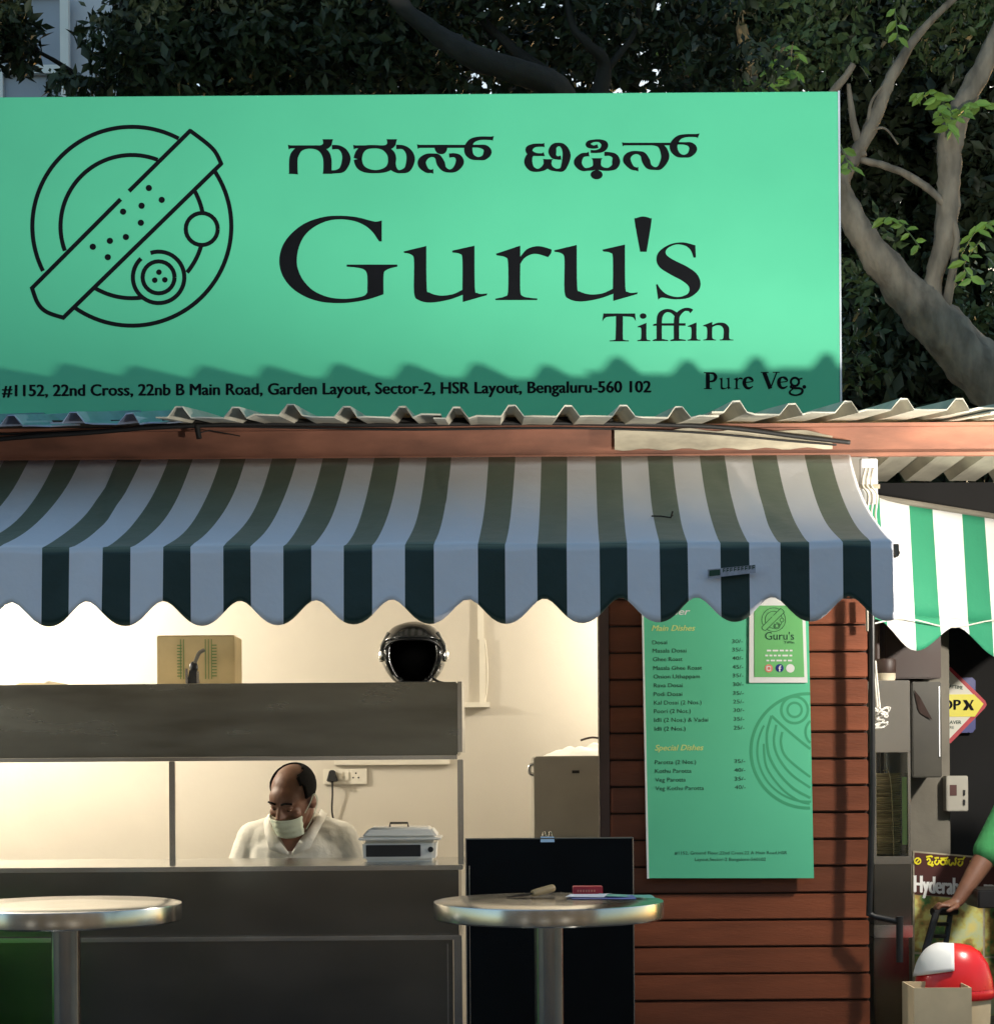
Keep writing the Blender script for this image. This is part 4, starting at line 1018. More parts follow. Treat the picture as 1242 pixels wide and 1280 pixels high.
# mask with pleats and ear loops
mm = MB(); vs = []; fs = []; n1, n2 = 24, 14
for i in range(n1 + 1):
    for q in range(n2 + 1):
        u = i / n1 * 2 - 1; v_ = q / n2
        z_ = -.034 - .082 * v_ + (.010 * (1 - abs(u)) ** 2 if v_ < .3 else 0) * (1 - v_ / .3)
        x = .070 * u * (1 - .16 * v_)
        yb = -.024 - .092 * math.sqrt(max(0, 1 - (abs(u) * .93) ** 2.3)) * (1 - .18 * v_ * v_)
        nose = -.012 * math.exp(-(u / .28) ** 2) * (1 - v_) ** 1.5
        vs.append(h(x, yb + nose + .0022 * math.sin(v_ * 19), z_))
for i in range(n1):
    for q in range(n2): fs.append((i * (n2 + 1) + q, (i + 1) * (n2 + 1) + q, (i + 1) * (n2 + 1) + q + 1, i * (n2 + 1) + q + 1))
mk = obj('face_mask', mm.add(vs, fs), 'mask', man, smooth=True); q = mk.modifiers.new('thick', 'SOLIDIFY'); q.thickness = .003
for sg in (-1, 1):
    obj('ear_loop', MB().tube(catmull([h(.069 * sg, -.036, -.036), h(.083 * sg, -.006, -.005), h(.088 * sg, .022, .018), h(.090 * sg, .036, -.01), h(.084 * sg, .012, -.055), h(.058 * sg, -.032, -.110)], 5), .0022, 6), 'mask', mk)
# polo shirt
m = MB()
m.capsule(sh + Vector((-.12, .01, -.02)), .088, sh + Vector((.12, .01, -.02)), .088)
for sg in (-1, 1): m.capsule(sh + Vector((.045 * sg, .035, .060)), .050, sh + Vector((.165 * sg, .02, -.005)), .078)
m.capsule(sh + Vector((-.045, .035, .045)), .066, sh + Vector((.045, .035, .045)), .066)
m.capsule(sh + Vector((-.07, .02, -.08)), .138, sh + Vector((.07, .02, -.08)), .138); m.capsule(sh + Vector((-.06, .02, -.08)), .14, sh + Vector((-.05, .13, -.36)), .145); m.capsule(sh + Vector((.06, .02, -.08)), .14, sh + Vector((.05, .13, -.36)), .145)
for sg in (-1, 1):
    s0 = sh + Vector((.180 * sg, .02, -.035)); e0 = sh + Vector((.252 * sg, -.018, -.27))
    m.capsule(s0, .074, e0, .070)
    for k_ in range(5):                        # folds across the sleeve
        f = .25 + .15 * k_; c_ = s0.lerp(e0, f); m.capsule(c_ + Vector((-.03 * sg, -.058, .02)), .010, c_ + Vector((.03 * sg, -.05, -.02)), .008)
for a, b_ in (((-.10, -.10, -.06), (-.04, -.125, -.16)), ((.12, -.09, -.05), (.05, -.125, -.15)), ((-.15, -.07, -.07), (-.13, -.10, -.2)), ((.165, -.06, -.06), (.14, -.10, -.2))):
    m.capsule(sh + Vector(a), .014, sh + Vector(b_), .010)
obj_sh = remeshed('polo_shirt', m, 'shirt', man, .007, 4)
# open V of skin, placket and collar
def fy(x, z): return -.13 + abs(x) * .12 + (z + .08) * -.18
m = MB().add([sh + Vector(q) for q in ((-.075, -.055, .085), (.068, -.062, .080), (.032, -.108, .028), (-.002, -.1265, -.040), (-.022, -.1265, -.040), (-.062, -.104, .028))], [(0, 5, 4, 3, 2, 1)])
obj('open_neck', m, 'skin', obj_sh)
for inner, d_ in (([(.090, .05, .115), (.084, -.03, .092), (.062, -.085, .055), (.022, -.122, .0), (-.008, -.134, -.048)], (.030, -.010, -.022)), ([(-.092, .05, .115), (-.098, -.03, .092), (-.088, -.080, .055), (-.055, -.118, .0), (-.016, -.133, -.048)], (-.028, -.010, -.024))):
    wq = (.8, .9, 1., 1.35, .25)
    vs = [sh + Vector(q) for q in inner] + [sh + Vector(q) + Vector(d_) * f for q, f in zip(inner, wq)]
    o = obj('collar', MB().add(vs, [(i, i + 1, 6 + i, 5 + i) for i in range(4)]), 'shirt', obj_sh, smooth=True)
    q = o.modifiers.new('thick', 'SOLIDIFY'); q.thickness = .004; q.offset = 0
obj('placket', MB().add([sh + Vector((x, fy(x, z) - .017, z)) for x, z in ((-.020, -.055), (.002, -.055), (.004, -.2), (-.018, -.2))], [(0, 3, 2, 1)]), 'shirt', obj_sh)
obj('chest_emblem', MB().sphere(sh + Vector((.098, -.128, -.118)), (.010, .004, .004), 10, 6), 'bplastic', obj_sh)
m = MB()
m.capsule(hipc + Vector((-.08, 0, .04)), .142, hipc + Vector((.08, 0, .04)), .142)
for sg in (-1, 1):
    m.capsule(hipc + Vector((.09 * sg, 0, -.05)), .107, Vector((hipc.x + .10 * sg, hipc.y - .05, .48)), .075); m.capsule(Vector((hipc.x + .10 * sg, hipc.y - .05, .48)), .075, Vector((hipc.x + .10 * sg, hipc.y, .12)), .068)
remeshed('trousers', m, 'jeans', man, .012, 3)

# ================================================================== black pipe at the wall's right end
P = [tuple(W(1089, 745, 6.93)), tuple(W(1090, 1000, 6.93)), tuple(W(1086, 1145, 6.93))]
q0 = Vector(P[2])
m = MB().tube([P[0], P[1], P[2]], .0115, 12)
m.tube([q0 + Vector((0, 0, .008)), q0 + Vector((.02, -.004, -.004)), W(1126, 1153, 6.90)], .011, 12)
e1 = W(1124, 1150, 6.90); m.tube([e1 + Vector((0, 0, .012)), W(1124, 1203, 6.90)], .013, 12)
obj('drain_pipe', m, 'bplastic', None, origin=W(1089, 1145, 6.93), smooth=40, label='thin black pipe down the plank wall edge with an elbow', cat='pipe')
a = W(1083, 790, 6.97)
obj('white_pipe_end', MB().tube([W(1083.5, 750, 6.965), W(1084.5, 789, 6.965)], .007, 10), 'pvc', None, origin=a, label='short white pipe end below the awning corner', cat='pipe')

# white bracket post with wires under the beam
Y = 7.0; x0, x1 = PXX(1077, Y), PXX(1098, Y)
g = thing('white_post', 'short white painted post under the beam at awning corner', 'post', ((x0 + x1) / 2, Y, 2.40))
obj('post_body', MB().box(x0, x1, Y - .02, Y + .02, 2.401, bz0 - .002), 'white', g, bevel=.004)
for i, (u, v_) in enumerate(((.25, .7), (.5, .55), (.75, .62))):
    xx = x0 + (x1 - x0) * u
    obj('wire_loop', MB().tube(catmull([(xx, Y - .024, 2.53), (xx - .012, Y - .03, 2.47), (xx + .01, Y - .032, 2.43), (xx + .004, Y - .03, 2.36), (xx + .01, Y - .03, 2.30)], 5), .004, 6), 'pvc', g, smooth=True)
obj('clamp', MB().box(x0 - .006, x1 + .006, Y - .026, Y - .0205, 2.455, 2.47), 'flash', g)

# ================================================================== neighbouring stall
nb_ = thing('neighbour_stall', 'dark neighbouring stall interior right of the plank wall', 'stall', (2.3, 8.45, 0))
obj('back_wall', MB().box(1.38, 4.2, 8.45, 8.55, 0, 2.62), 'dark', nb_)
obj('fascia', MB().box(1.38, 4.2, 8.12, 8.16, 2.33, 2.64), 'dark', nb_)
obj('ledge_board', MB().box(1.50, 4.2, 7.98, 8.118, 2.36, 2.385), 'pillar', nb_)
x = PXX(1210, 8.05)
obj('clear_tub', MB().frustum(x - .06, x + .06, 8.0, 8.1, 2.386, 2.45, -.008, -.004), 'glass', None, origin=(x, 8.05, 2.386), label='small clear plastic tub on the ledge above the right awning', cat='tub')
# awning of the neighbour, receding to the right
aw2 = thing('neighbour_awning', 'bright green and white striped awning of the stall at right', 'awning', (2.0, 7.6, 2.0))
bnds = [1060, 1085, 1101, 1138, 1167, 1204, 1232, 1270, 1298, 1336, 1364, 1402, 1430, 1470]
def ydep(px): return 7.28 + (px - 1085) / 157 * .62
m = MB(); m2 = MB(); sub = 6
XS = []; MI = []
for i in range(len(bnds) - 1):
    for q in range(sub): XS.append(bnds[i] + (bnds[i + 1] - bnds[i]) * q / sub); MI.append(i % 2)
XS.append(bnds[-1])
def col2(px):
    Y = ydep(px); rows = []
    t0 = 621 + (px - 1085) * .175; b0 = 770 + (px - 1085) * .10
    zt_, zb_ = PZ(t0, Y), PZ(b0, Y)
    for j in range(9):
        v_ = j / 8; rows.append((PXX(px, Y), Y - .10 * v_ + .012 * math.sin(px * .09) * v_, zt_ + (zb_ - zt_) * v_))
    ph = 2 * math.pi * (px - 1137) / 102.0
    ys = b0 + 27 + 17 * math.cos(ph)
    val = [(PXX(px, Y), Y - .101 - .004 * j + .012 * math.sin(px * .09), zb_ + (PZ(ys, Y) - zb_) * j / 6) for j in range(7)]
    return rows, val
cols = [col2(px) for px in XS]
for n_, mbq, nn in ((0, m, 9), (1, m2, 7)):
    mbq.v = [v for c in cols for v in c[n_]]
    mbq.f = [(i * nn + j, i * nn + j + 1, (i + 1) * nn + j + 1, (i + 1) * nn + j) for i in range(len(XS) - 1) for j in range(nn - 1)]
    mbq.m = [MI[i] for i in range(len(XS) - 1) for j in range(nn - 1)]
# green stripes are the odd intervals 1085-1101, 1138-1167 ...
c2 = obj('canopy', m, ['cw2', 'cg2'], aw2, smooth=True)
v2 = obj('valance', m2, ['cw2', 'cg2'], aw2, smooth=True)
for o in (c2, v2): q = o.modifiers.new('thick', 'SOLIDIFY'); q.thickness = .002
pts = []
for px in range(1075, 1420, 12):
    Y = ydep(px); b0 = 781 + 5 * math.cos(2 * math.pi * (px - 1190) / 120) + (px - 1085) * .02
    pts.append((PXX(px, Y - .17), Y - .17, PZ(b0, Y - .17)))
obj('tie_cord', MB().tube(pts, .003, 6), 'rope', aw2)
obj('support_bar', MB().tube([(PXX(1070, ydep(1070)), ydep(1070) + .03, PZ(619, ydep(1070))), (PXX(1460, ydep(1460)), ydep(1460) + .03, PZ(684, ydep(1460)))], .012, 8), 'pillar', aw2)
for px in (1090, 1440):
    Y = ydep(px) + .06; obj('support_leg', MB().tube([(PXX(px, Y) + .02, Y, .0), (PXX(px, Y) + .02, Y, PZ(622 + (px - 1085) * .17, Y))], .012, 8), 'dwood', aw2)

# steel cabinet with glass case of leaf plates
Y = 7.18
x0, x1 = PXX(1091, Y), PXX(1139, Y)
cb = thing('steel_cabinet', 'narrow grey steel cabinet with a glass case right of the planks', 'cabinet', ((x0 + x1) / 2, Y + .2, 0))
obj('base', MB().box(x0, x1 - .012, Y + .01, Y + .45, .002, PZ(1176, Y)), 'steel', cb, bevel=.003)
obj('rim', MB().box(x0 - .002, x1, Y - .004, Y + .455, PZ(1176, Y) + .0005, PZ(1160, Y)), 'steel_bright', cb, bevel=.003)
obj('mid_panel', MB().box(x0, x1 - .004, Y, Y + .45, PZ(1160, Y) + .0005, PZ(1084, Y)), 'steel', cb, bevel=.003)
obj('case_floor', MB().box(x0 - .002, x1, Y - .004, Y + .455, PZ(1084, Y) + .0005, PZ(1074, Y)), 'steel_bright', cb, bevel=.002)
obj('top_panel', MB().box(x0, x1 - .004, Y, Y + .45, PZ(944, Y), PZ(854, Y)), 'steel_bright', cb, bevel=.003)
for xx in (x0 + .001, x1 - .014):
    for yy in (Y + .002, Y + .43): obj('case_post', MB().box(xx, xx + .010, yy, yy + .012, PZ(1074, Y) + .0005, PZ(944, Y) - .0005), 'steel_bright', cb)
obj('glass_pane', MB().box(x0 + .012, x1 - .015, Y + .005, Y + .008, PZ(1073.5, Y), PZ(944.6, Y)), 'glass', cb)
obj('glass_pane', MB().box(x1 - .010, x1 - .007, Y + .016, Y + .428, PZ(1073.5, Y), PZ(944.6, Y)), 'glass', cb)
# stack of plates: each one a thing
zz = PZ(1074, Y) + .002; i = 0
pr = MB().lathe([(.035, 0), (.062, .0022), (.072, .0062), (.0715, .0072), (.061, .0034), (.03, .0012)], (0, 0, 0), 20).mesh('leaf_plate', (0, 0, 0), 0, 35)
pr.materials.append(MT['plates'])
top_ = PZ(972, Y)
while zz < top_:
    o = bpy.data.objects.new('leaf_plate', pr); COL.objects.link(o)
    o.location = (x0 + .076 - .006 + random.uniform(-.002, .002), Y + .11 + random.uniform(-.006, .006), zz); o.rotation_euler = (random.uniform(-.02, .02), random.uniform(-.02, .02), random.uniform(0, 6))
    o.scale = (.80, .80, 1)
    props(o, 'beige leaf plate in the tied stack inside the glass case', 'plate', 'plates stacked in the glass case'); zz += .0074; i += 1
xx = x0 + .070
obj('stack_string', MB().tube(catmull([(xx + .014, Y + .045, PZ(1074, Y) + .004), (xx + .012, Y + .044, PZ(1030, Y)), (xx + .006, Y + .045, PZ(985, Y)), (xx + .0, Y + .07, zz + .008), (xx, Y + .15, zz + .010)], 6), .0015, 6), 'card', None, origin=(xx, Y + .05, PZ(1074, Y)), label='thin string tied around the stack of leaf plates', cat='string')
obj('paper_label', MB().box(x1 - .034, x1 - .016, Y + .012, Y + .015, PZ(1060, Y), PZ(975, Y)), 'menu_yel', None, origin=(x1 - .025, Y + .013, PZ(1060, Y)), label='pale yellow and green packet edge behind the case glass', cat='packet')
# jar on the cabinet
xx = PXX(1107, Y + .1); zt_ = PZ(854, Y)
g = thing('storage_jar', 'dark storage jar with pale base on the steel cabinet', 'jar', (xx, Y + .1, zt_))
obj('jar_body', MB().lathe([(.034, .001), (.038, .01), (.038, .030), (.037, .031)], (xx, Y + .1, zt_), 24), 'flash', g, smooth=40)
obj('jar_lid', MB().lathe([(.038, .0315), (.040, .035), (.040, .080), (.036, .086), (.001, .088)], (xx, Y + .1, zt_), 24), 'dwood', g, smooth=40)
# rope hank
g = thing('rope_hank', 'knotted white rope hank hanging before the grey steel cabinet', 'rope', W(1100, 920, 7.1))
pts = [W(1091, 826, 7.12), W(1093, 850, 7.12), W(1096, 880, 7.12), W(1098, 898, 7.12)]
obj('strand', MB().tube(catmull(pts, 6), .004, 6), 'rope', g, smooth=True)
obj('strand', MB().tube(catmull([p_ + Vector((.008, 0, 0)) for p_ in pts], 6), .004, 6), 'rope', g, smooth=True)
rr = random.Random(3)
for i in range(9):
    c_ = W(1099 + rr.uniform(-5, 4), 903 + rr.uniform(-16, 10), 7.11); ax = rr.uniform(.014, .03); ay = rr.uniform(.010, .022); ph = rr.uniform(0, 6)
    obj('loop', MB().tube([c_ + Vector((ax * math.cos(q / 12 * 2 * math.pi + ph) + .008, rr.uniform(-.01, .01), ay * math.sin(q / 12 * 2 * math.pi))) for q in range(13)], .0036, 6), 'rope', g, smooth=True)
# pillar, dark box, meter box
Y = 7.85
x0, x1 = PXX(1136, Y), PXX(1187, Y)
obj('plaster_pillar', MB().box(x0, x1, Y, Y + .2, .002, 2.45), 'pillar', None, origin=(x0, Y, 0), bevel=.005, label='grey plastered pillar behind the steel cabinet', cat='pillar')
x0, x1 = PXX(1140, 7.6), PXX(1177, 7.6)
g = thing('dark_wall_box', 'tall dark olive metal box mounted on the plastered pillar', 'wall box', ((x0 + x1) / 2, 7.7, PZ(976, 7.6)))
obj('box_body', MB().box(x0, x1, 7.6, 7.848, PZ(976, 7.6), PZ(856, 7.6)), 'olive', g, bevel=.004)
obj('torn_flap', MB().add([W(1142, 862, 7.593), W(1150, 872, 7.585), W(1165, 900, 7.59), W(1150, 892, 7.594), W(1147, 886, 7.594)], [(0, 1, 2, 3, 4)]), 'dwood', g)
obj('bright_edge', MB().box(x1 - .012, x1 - .008, 7.595, 7.5985, PZ(950, 7.6), PZ(862, 7.6)), 'alu', g)
x0, x1 = PXX(1092, 7.9), PXX(1160, 7.9)
obj('dark_upper_box', MB().box(x0, x1, 7.66, 7.845, PZ(852, 7.66), PZ(770, 7.66)), 'dwood', None, origin=(x0, 7.8, PZ(852, 7.66)), bevel=.004, label='dark brown box under the bright right awning', cat='box')
x0, x1 = PXX(1181, 7.8), PXX(1208, 7.8)
g = thing('meter_box', 'small pale grey electric meter box on the pillar', 'meter box', ((x0 + x1) / 2, 7.8, PZ(1018, 7.8)))
obj('case', MB().box(x0, x1, 7.78, 7.848, PZ(1018, 7.8), PZ(974, 7.8)), 'fridge', g, bevel=.003)
v = W(1191, 988, 7.78); obj('emblem', MB().box(v.x - .014, v.x + .014, 7.7775, 7.7795, v.z - .022, v.z + .022), 'brownp', g)
for py in (991, 1003): v = W(1204.5, py, 7.78); obj('catch', MB().box(v.x - .004, v.x + .004, 7.774, 7.7795, v.z - .011, v.z + .011), 'bplastic', g)

# diamond shop sign on the dark wall
Y = 8.40
ds = thing('diamond_sign', 'yellow and cream diamond sign with red border on blue plate', 'sign', W(1187, 928, Y))
def flat(name, pts, Y, m_, th=.006):
    a = [W(x, y, Y) for x, y in pts]; b = [v + Vector((0, th, 0)) for v in a]; n = len(a)
    return obj(name, MB().add(a + b, [tuple(range(n))[::-1], tuple(range(n, 2 * n))] + [(i, (i + 1) % n, n + (i + 1) % n, n + i) for i in range(n)]), m_, ds)
flat('blue_plate', [(1150, 848), (1215, 847), (1219, 851), (1219, 911), (1215, 916), (1150, 916)], Y, 'blue', .045)
flat('border', [(1184, 834), (1188, 834), (1231, 876), (1233, 881), (1230, 886), (1188, 929), (1184, 929), (1138, 882)], Y - .010, 'redbox', .009)
flat('field', [(1186, 838), (1228, 880), (1186, 924), (1143, 882)], Y - .014, 'creamp', .0035)
flat('band', [(1157, 868), (1217, 868), (1229, 880), (1218, 896), (1157, 896)], Y - .0175, 'yellow', .003)
p = Pen(Y - .0200)
p.text('OP', 1176, 1200, 887, 13, bold=.035)
p.poly([(1203, 875, 1), (1208, 875, 1), (1212, 881, 1), (1208, 888, 1), (1203, 888, 1), (1207, 881.5, 1)]); p.poly([(1212, 880, 1), (1214, 875, 1), (1217, 875, 1), (1213.5, 881, 1), (1217, 888, 1), (1213, 888, 1), (1210.5, 884, 1)])
lettering('band_lettering', p.mb, 'ink', ds, .012, .05)
p = Pen(Y - .0162); p.text('EVERYTIME', 1178, 1203, 859, 4.5, bold=.02, slope=.12); p.text('ER SAVER', 1176, 1201, 905, 4.5, bold=.02); p.text('STORE', 1177, 1192, 911, 3.5)
lettering('small_lettering', p.mb, 'menu_ink', ds, .006, .001)

# food banner
Y = 7.55
hb = thing('food_banner', 'food banner with brown header and yellow and white lettering', 'banner', (PXX(1200, Y), Y, 0))
def bq(name, pts, Y, m_, th):
    a = [W(x, y, Y) for x, y in pts]; b = [v + Vector((0, th, 0)) for v in a]
    return obj(name, MB().add(a + b, [(3, 2, 1, 0), (4, 5, 6, 7), (0, 1, 5, 4), (1, 2, 6, 5), (2, 3, 7, 6), (3, 0, 4, 7)]), m_, hb)
zb_ = HY + (EYE - .003) / Y * F
bq('board', [(1141, 1064), (1330, 1080), (1330, zb_), (1141, zb_)], Y, 'flash', .02)
bq('header', [(1143, 1066), (1330, 1082), (1330, 1133), (1143, 1118)], Y - .003, 'brownp', .002)
bq('photo_print', [(1143, 1119), (1228, 1126), (1228, 1195), (1143, 1190)], Y - .003, 'food', .002)
bq('photo_print', [(1231, 1127), (1330, 1134), (1330, 1200), (1231, 1195)], Y - .003, 'food', .002)
bq('photo_print', [(1143, 1193), (1330, 1203), (1330, 1300), (1143, 1300)], Y - .003, 'food', .002)
p = Pen(Y - .0055)
p.text('Hyderabad', 1142.5, 1213, 1115, 22, bold=.03, slope=.06); p.text('n', 1230, 1243, 1118, 20, bold=.03, slope=.06)
lettering('white_lettering', p.mb, 'white', hb, .02, .05)
p = Pen(Y - .0055).crop(1040, 980, 4.267); p.wd = 9
# yellow Kannada word, drawn from loops and head strokes
def kl(x, kind):
    y = 412 + (x - 500) * .055
    if kind == 'ha': p.stroke([(x, y - 22), (x + 26, y - 26), (x + 34, y - 20)]); p.stroke([(x + 4, y - 4), (x + 14, y - 14), (x + 22, y), (x + 10, y + 14), (x + 28, y + 18), (x + 34, y)]); p.stroke([(x + 24, y + 20), (x + 34, y + 26), (x + 38, y + 16)])
    if kind == 'da': p.stroke([(x, y - 18), (x + 24, y - 20)]); p.stroke([(x + 12, y - 10), (x + 2, y + 4), (x + 12, y + 16), (x + 24, y + 6), (x + 26, y - 8)])
    if kind == 'ra': p.stroke([(x, y - 18), (x + 34, y - 20), (x + 40, y - 26)]); p.arc(x + 14, y + 2, 13, 0, 360, 9, 16); p.stroke([(x + 30, y - 12), (x + 38, y), (x + 32, y + 16)])
    if kind == 'ba': p.stroke([(x + 2, y - 16), (x, y + 6), (x + 10, y + 16), (x + 20, y + 2), (x + 30, y + 14), (x + 36, y), (x + 34, y - 18), (x + 42, y - 24)])
    if kind == 'dv': kl(x, 'da'); p.stroke([(x + 26, y - 14), (x + 34, y - 28), (x + 40, y - 32)])
for x, kd in ((500, 'ha'), (544, 'da'), (576, 'ra'), (622, 'ba'), (668, 'dv'), (736, 'ba'), (780, 'ra'), (830, 'da')): kl(x, kd)
p.arc(455, 412, 16, 0, 360, 7, 18); p.line(445, 424, 466, 400, 7)
lettering('yellow_lettering', p.mb, 'yellow', hb, .015, .05)

# black slatted chair back
Y = 7.22
g = thing('black_chair', 'black plastic chair back with ladder slats under the resting hand', 'chair', (PXX(1172, Y), Y, 0))
a0, a1 = W(1170, 1141, Y), W(1156, 1190, Y - .05); b0, b1 = W(1188, 1140, Y + .05), W(1180, 1192, Y)
obj('back_rail', MB().tube([a0, a1], .014, 8), 'bplastic', g); obj('back_rail', MB().tube([b0, b1], .011, 8), 'bplastic', g)
obj('top_rail', MB().tube([a0 + Vector((-.015, 0, .003)), b0 + Vector((.02, 0, .003))], .0155, 10), 'bplastic', g)
for f in (.3, .6, .88): obj('slat', MB().tube([a0.lerp(a1, f), b0.lerp(b1, f)], .008, 8), 'bplastic', g)
sz = .45; obj('seat', MB().box(a1.x - .02, a1.x + .36, Y - .08, Y + .28, sz - .03, sz), 'bplastic', g, bevel=.01)
obj('leg', MB().tube([a1, (a1.x, Y - .07, sz), (a1.x - .02, Y - .08, .005)], .014, 8), 'bplastic', g); obj('leg', MB().tube([b1, (a1.x + .02, Y + .22, sz), (a1.x + .0, Y + .26, .005)], .014, 8), 'bplastic', g)
obj('leg', MB().tube([(a1.x + .33, Y - .05, sz - .02), (a1.x + .35, Y - .07, .005)], .014, 8), 'bplastic', g); obj('leg', MB().tube([(a1.x + .33, Y + .25, sz - .02), (a1.x + .35, Y + .27, .005)], .014, 8), 'bplastic', g)
# dark speaker-like box held at the frame edge: stands on a slim stand
Y = 7.05; x0, x1 = PXX(1221, Y), PXX(1300, Y)
g = thing('black_side_box', 'black box end cut by the right picture edge', 'box', ((x0 + x1) / 2, Y + .1, 0))
obj('box_body', MB().box(x0, x1, Y, Y + .2, PZ(1140, Y), PZ(1117, Y)), 'bplastic', g, bevel=.005)
obj('stand', MB().box(x1 - .06, x1 - .02, Y + .08, Y + .12, .001, PZ(1140, Y) - .001), 'bplastic', g)

# red swing bin and cardboard box
Y = 6.85; xc = PXX(1190, Y); r = 49 / F * Y; zr = PZ(1238, Y)
g = thing('swing_bin', 'swing bin with glossy red domed lid and pale flap', 'bin', (xc, Y, 0))
obj('bin_body', MB().lathe([(r * .72, .002), (r * .93, zr - .045), (r * .93, zr - .04)], (xc, Y, 0), 32, 1, .8), 'cardpale', g, smooth=40)
obj('rim', MB().lathe([(r * .98, zr - .039), (r * 1.02, zr - .03), (r * 1.02, zr - .012), (r * .99, zr - .004)], (xc, Y, 0), 40, 1, .8), 'red', g, smooth=40)
o = obj('dome_lid', MB().lathe([(r * 1.0, zr - .0035), (r * .97, zr + .03), (r * .86, zr + .085), (r * .66, zr + .128), (r * .42, zr + .150), (r * .2, zr + .156), (.001, zr + .157)], (xc, Y, 0), 48, 1, .8), 'red', g, smooth=60)
prof = catmull([(r * 1.0, zr + .0), (r * .97, zr + .03), (r * .86, zr + .085), (r * .66, zr + .128), (r * .42, zr + .150), (r * .2, zr + .156)], 4)
fl = MB(); vs = []; na, npf = 16, 14
for i in range(na + 1):
    az = R(168 + 92 * i / na)
    for j in range(npf + 1):
        f_ = (4 + (j / npf) * (14.5 - 3.2 * abs(i / na - .35)) + 2.5 * (i / na)); k0 = min(int(f_), len(prof) - 2); u = min(1, f_ - k0)
        rad = (prof[k0][0] * (1 - u) + prof[k0 + 1][0] * u) + .010; zz = prof[k0][1] * (1 - u) + prof[k0 + 1][1] * u + .006
        vs.append((xc + rad * math.cos(az), Y + rad * .8 * math.sin(az), zz))
o = obj('swing_flap', fl.add(vs, [(i * (npf + 1) + j, (i + 1) * (npf + 1) + j, (i + 1) * (npf + 1) + j + 1, i * (npf + 1) + j + 1) for i in range(na) for j in range(npf)]), 'white', g, smooth=True)
q = o.modifiers.new('thick', 'SOLIDIFY'); q.thickness = .006
Y = 6.60; x0, x1 = PXX(1140, Y), PXX(1212, Y)
g = thing('carton_box', 'open pale cardboard carton before the red bin', 'box', ((x0 + x1) / 2, Y + .1, 0))
zt_ = PZ(1239, Y)
for a in ((x0, x1, Y, Y + .004), (x0, x1, Y + .19, Y + .194), (x0, x0 + .004, Y + .0045, Y + .1895), (x1 - .004, x1, Y + .0045, Y + .1895)): obj('side', MB().box(*a, .003, zt_), 'cardpale', g)
obj('bottom', MB().box(x0 + .005, x1 - .005, Y + .005, Y + .189, .002, .006), 'cardpale', g)

# person in green at the right edge
Y = 7.12
hd = W(1186, 1133, Y); wr_ = W(1197, 1126, Y + .01); el = W(1231, 1072, Y + .06); shl = W(1285, 975, Y + .10)
P_ = thing('person', 'person in a green shirt leaning an arm on the black chair at right edge', 'person', (shl.x + .2, Y + .15, 0))
m = MB()
m.capsule(shl, .058, el, .044); m.capsule(el, .043, el.lerp(wr_, .45), .036); m.capsule(el.lerp(wr_, .45), .036, wr_, .025)
m.sphere(hd.lerp(wr_, .35), (.034, .030, .017), 16, 10)
m.capsule(wr_, .023, hd.lerp(wr_, .5), .019)
for q in range(4):
    a = hd + Vector((-.006, -.028 + .017 * q, .002)); b_ = a + Vector((-.030 - .003 * (1.5 - abs(q - 1.5)), -.002, .004)); c_ = b_ + Vector((-.014, 0, -.014))
    m.capsule(a, .0095, b_, .0085); m.capsule(b_, .0085, c_, .0075)
a = hd + Vector((.022, -.03, 0)); b_ = a + Vector((-.018, -.022, -.002)); m.capsule(a, .012, b_, .0095); m.capsule(b_, .0095, b_ + Vector((-.022, -.006, -.012)), .0085)
sc_ = Vector((shl.x + .19, Y + .14, shl.z + .01))
m.capsule(sc_ + Vector((-.15, 0, 0)), .07, sc_ + Vector((.15, 0, 0)), .07); m.capsule(sc_ + Vector((0, .02, -.08)), .13, sc_ + Vector((0, .03, -.42)), .13)
m.capsule(sc_ + Vector((0, -.02, .03)), .058, sc_ + Vector((0, -.04, .13)), .052); m.sphere(sc_ + Vector((0, -.05, .21)), (.075, .095, .115), 20, 14); m.capsule(sc_ + Vector((0, -.14, .21)), .010, sc_ + Vector((0, -.155, .18)), .014)
for sg in (-1, 1): m.sphere(sc_ + Vector((.077 * sg, -.04, .205)), (.01, .02, .03), 10, 8)
m.capsule(sc_ + Vector((.19, .0, -.02)), .055, sc_ + Vector((.24, .02, -.30)), .044); m.capsule(sc_ + Vector((.24, .02, -.30)), .042, sc_ + Vector((.22, -.06, -.52)), .028); m.capsule(sc_ + Vector((.22, -.06, -.52)), .03, sc_ + Vector((.215, -.08, -.60)), .03)
for q in range(4): m.capsule(sc_ + Vector((.20 + .012 * q, -.095 + .004 * q, -.61)), .0095, sc_ + Vector((.195 + .012 * q, -.10, -.685 + abs(q - 1.5) * .006)), .008)
m.capsule(sc_ + Vector((.195, -.08, -.58)), .011, sc_ + Vector((.175, -.11, -.64)), .009)
for sg in (-1, 1):
    hp0 = sc_ + Vector((.08 * sg, .03, -.45)); m.capsule(hp0, .10, Vector((sc_.x + .09 * sg, sc_.y, .50)), .062); m.capsule(Vector((sc_.x + .09 * sg, sc_.y, .50)), .06, Vector((sc_.x + .09 * sg, sc_.y + .04, .10)), .042)
    m.capsule(Vector((sc_.x + .09 * sg, sc_.y + .06, .045)), .042, Vector((sc_.x + .09 * sg, sc_.y - .13, .036)), .034)
remeshed('body', m, 'skin', P_, .006, 4)
m = MB()
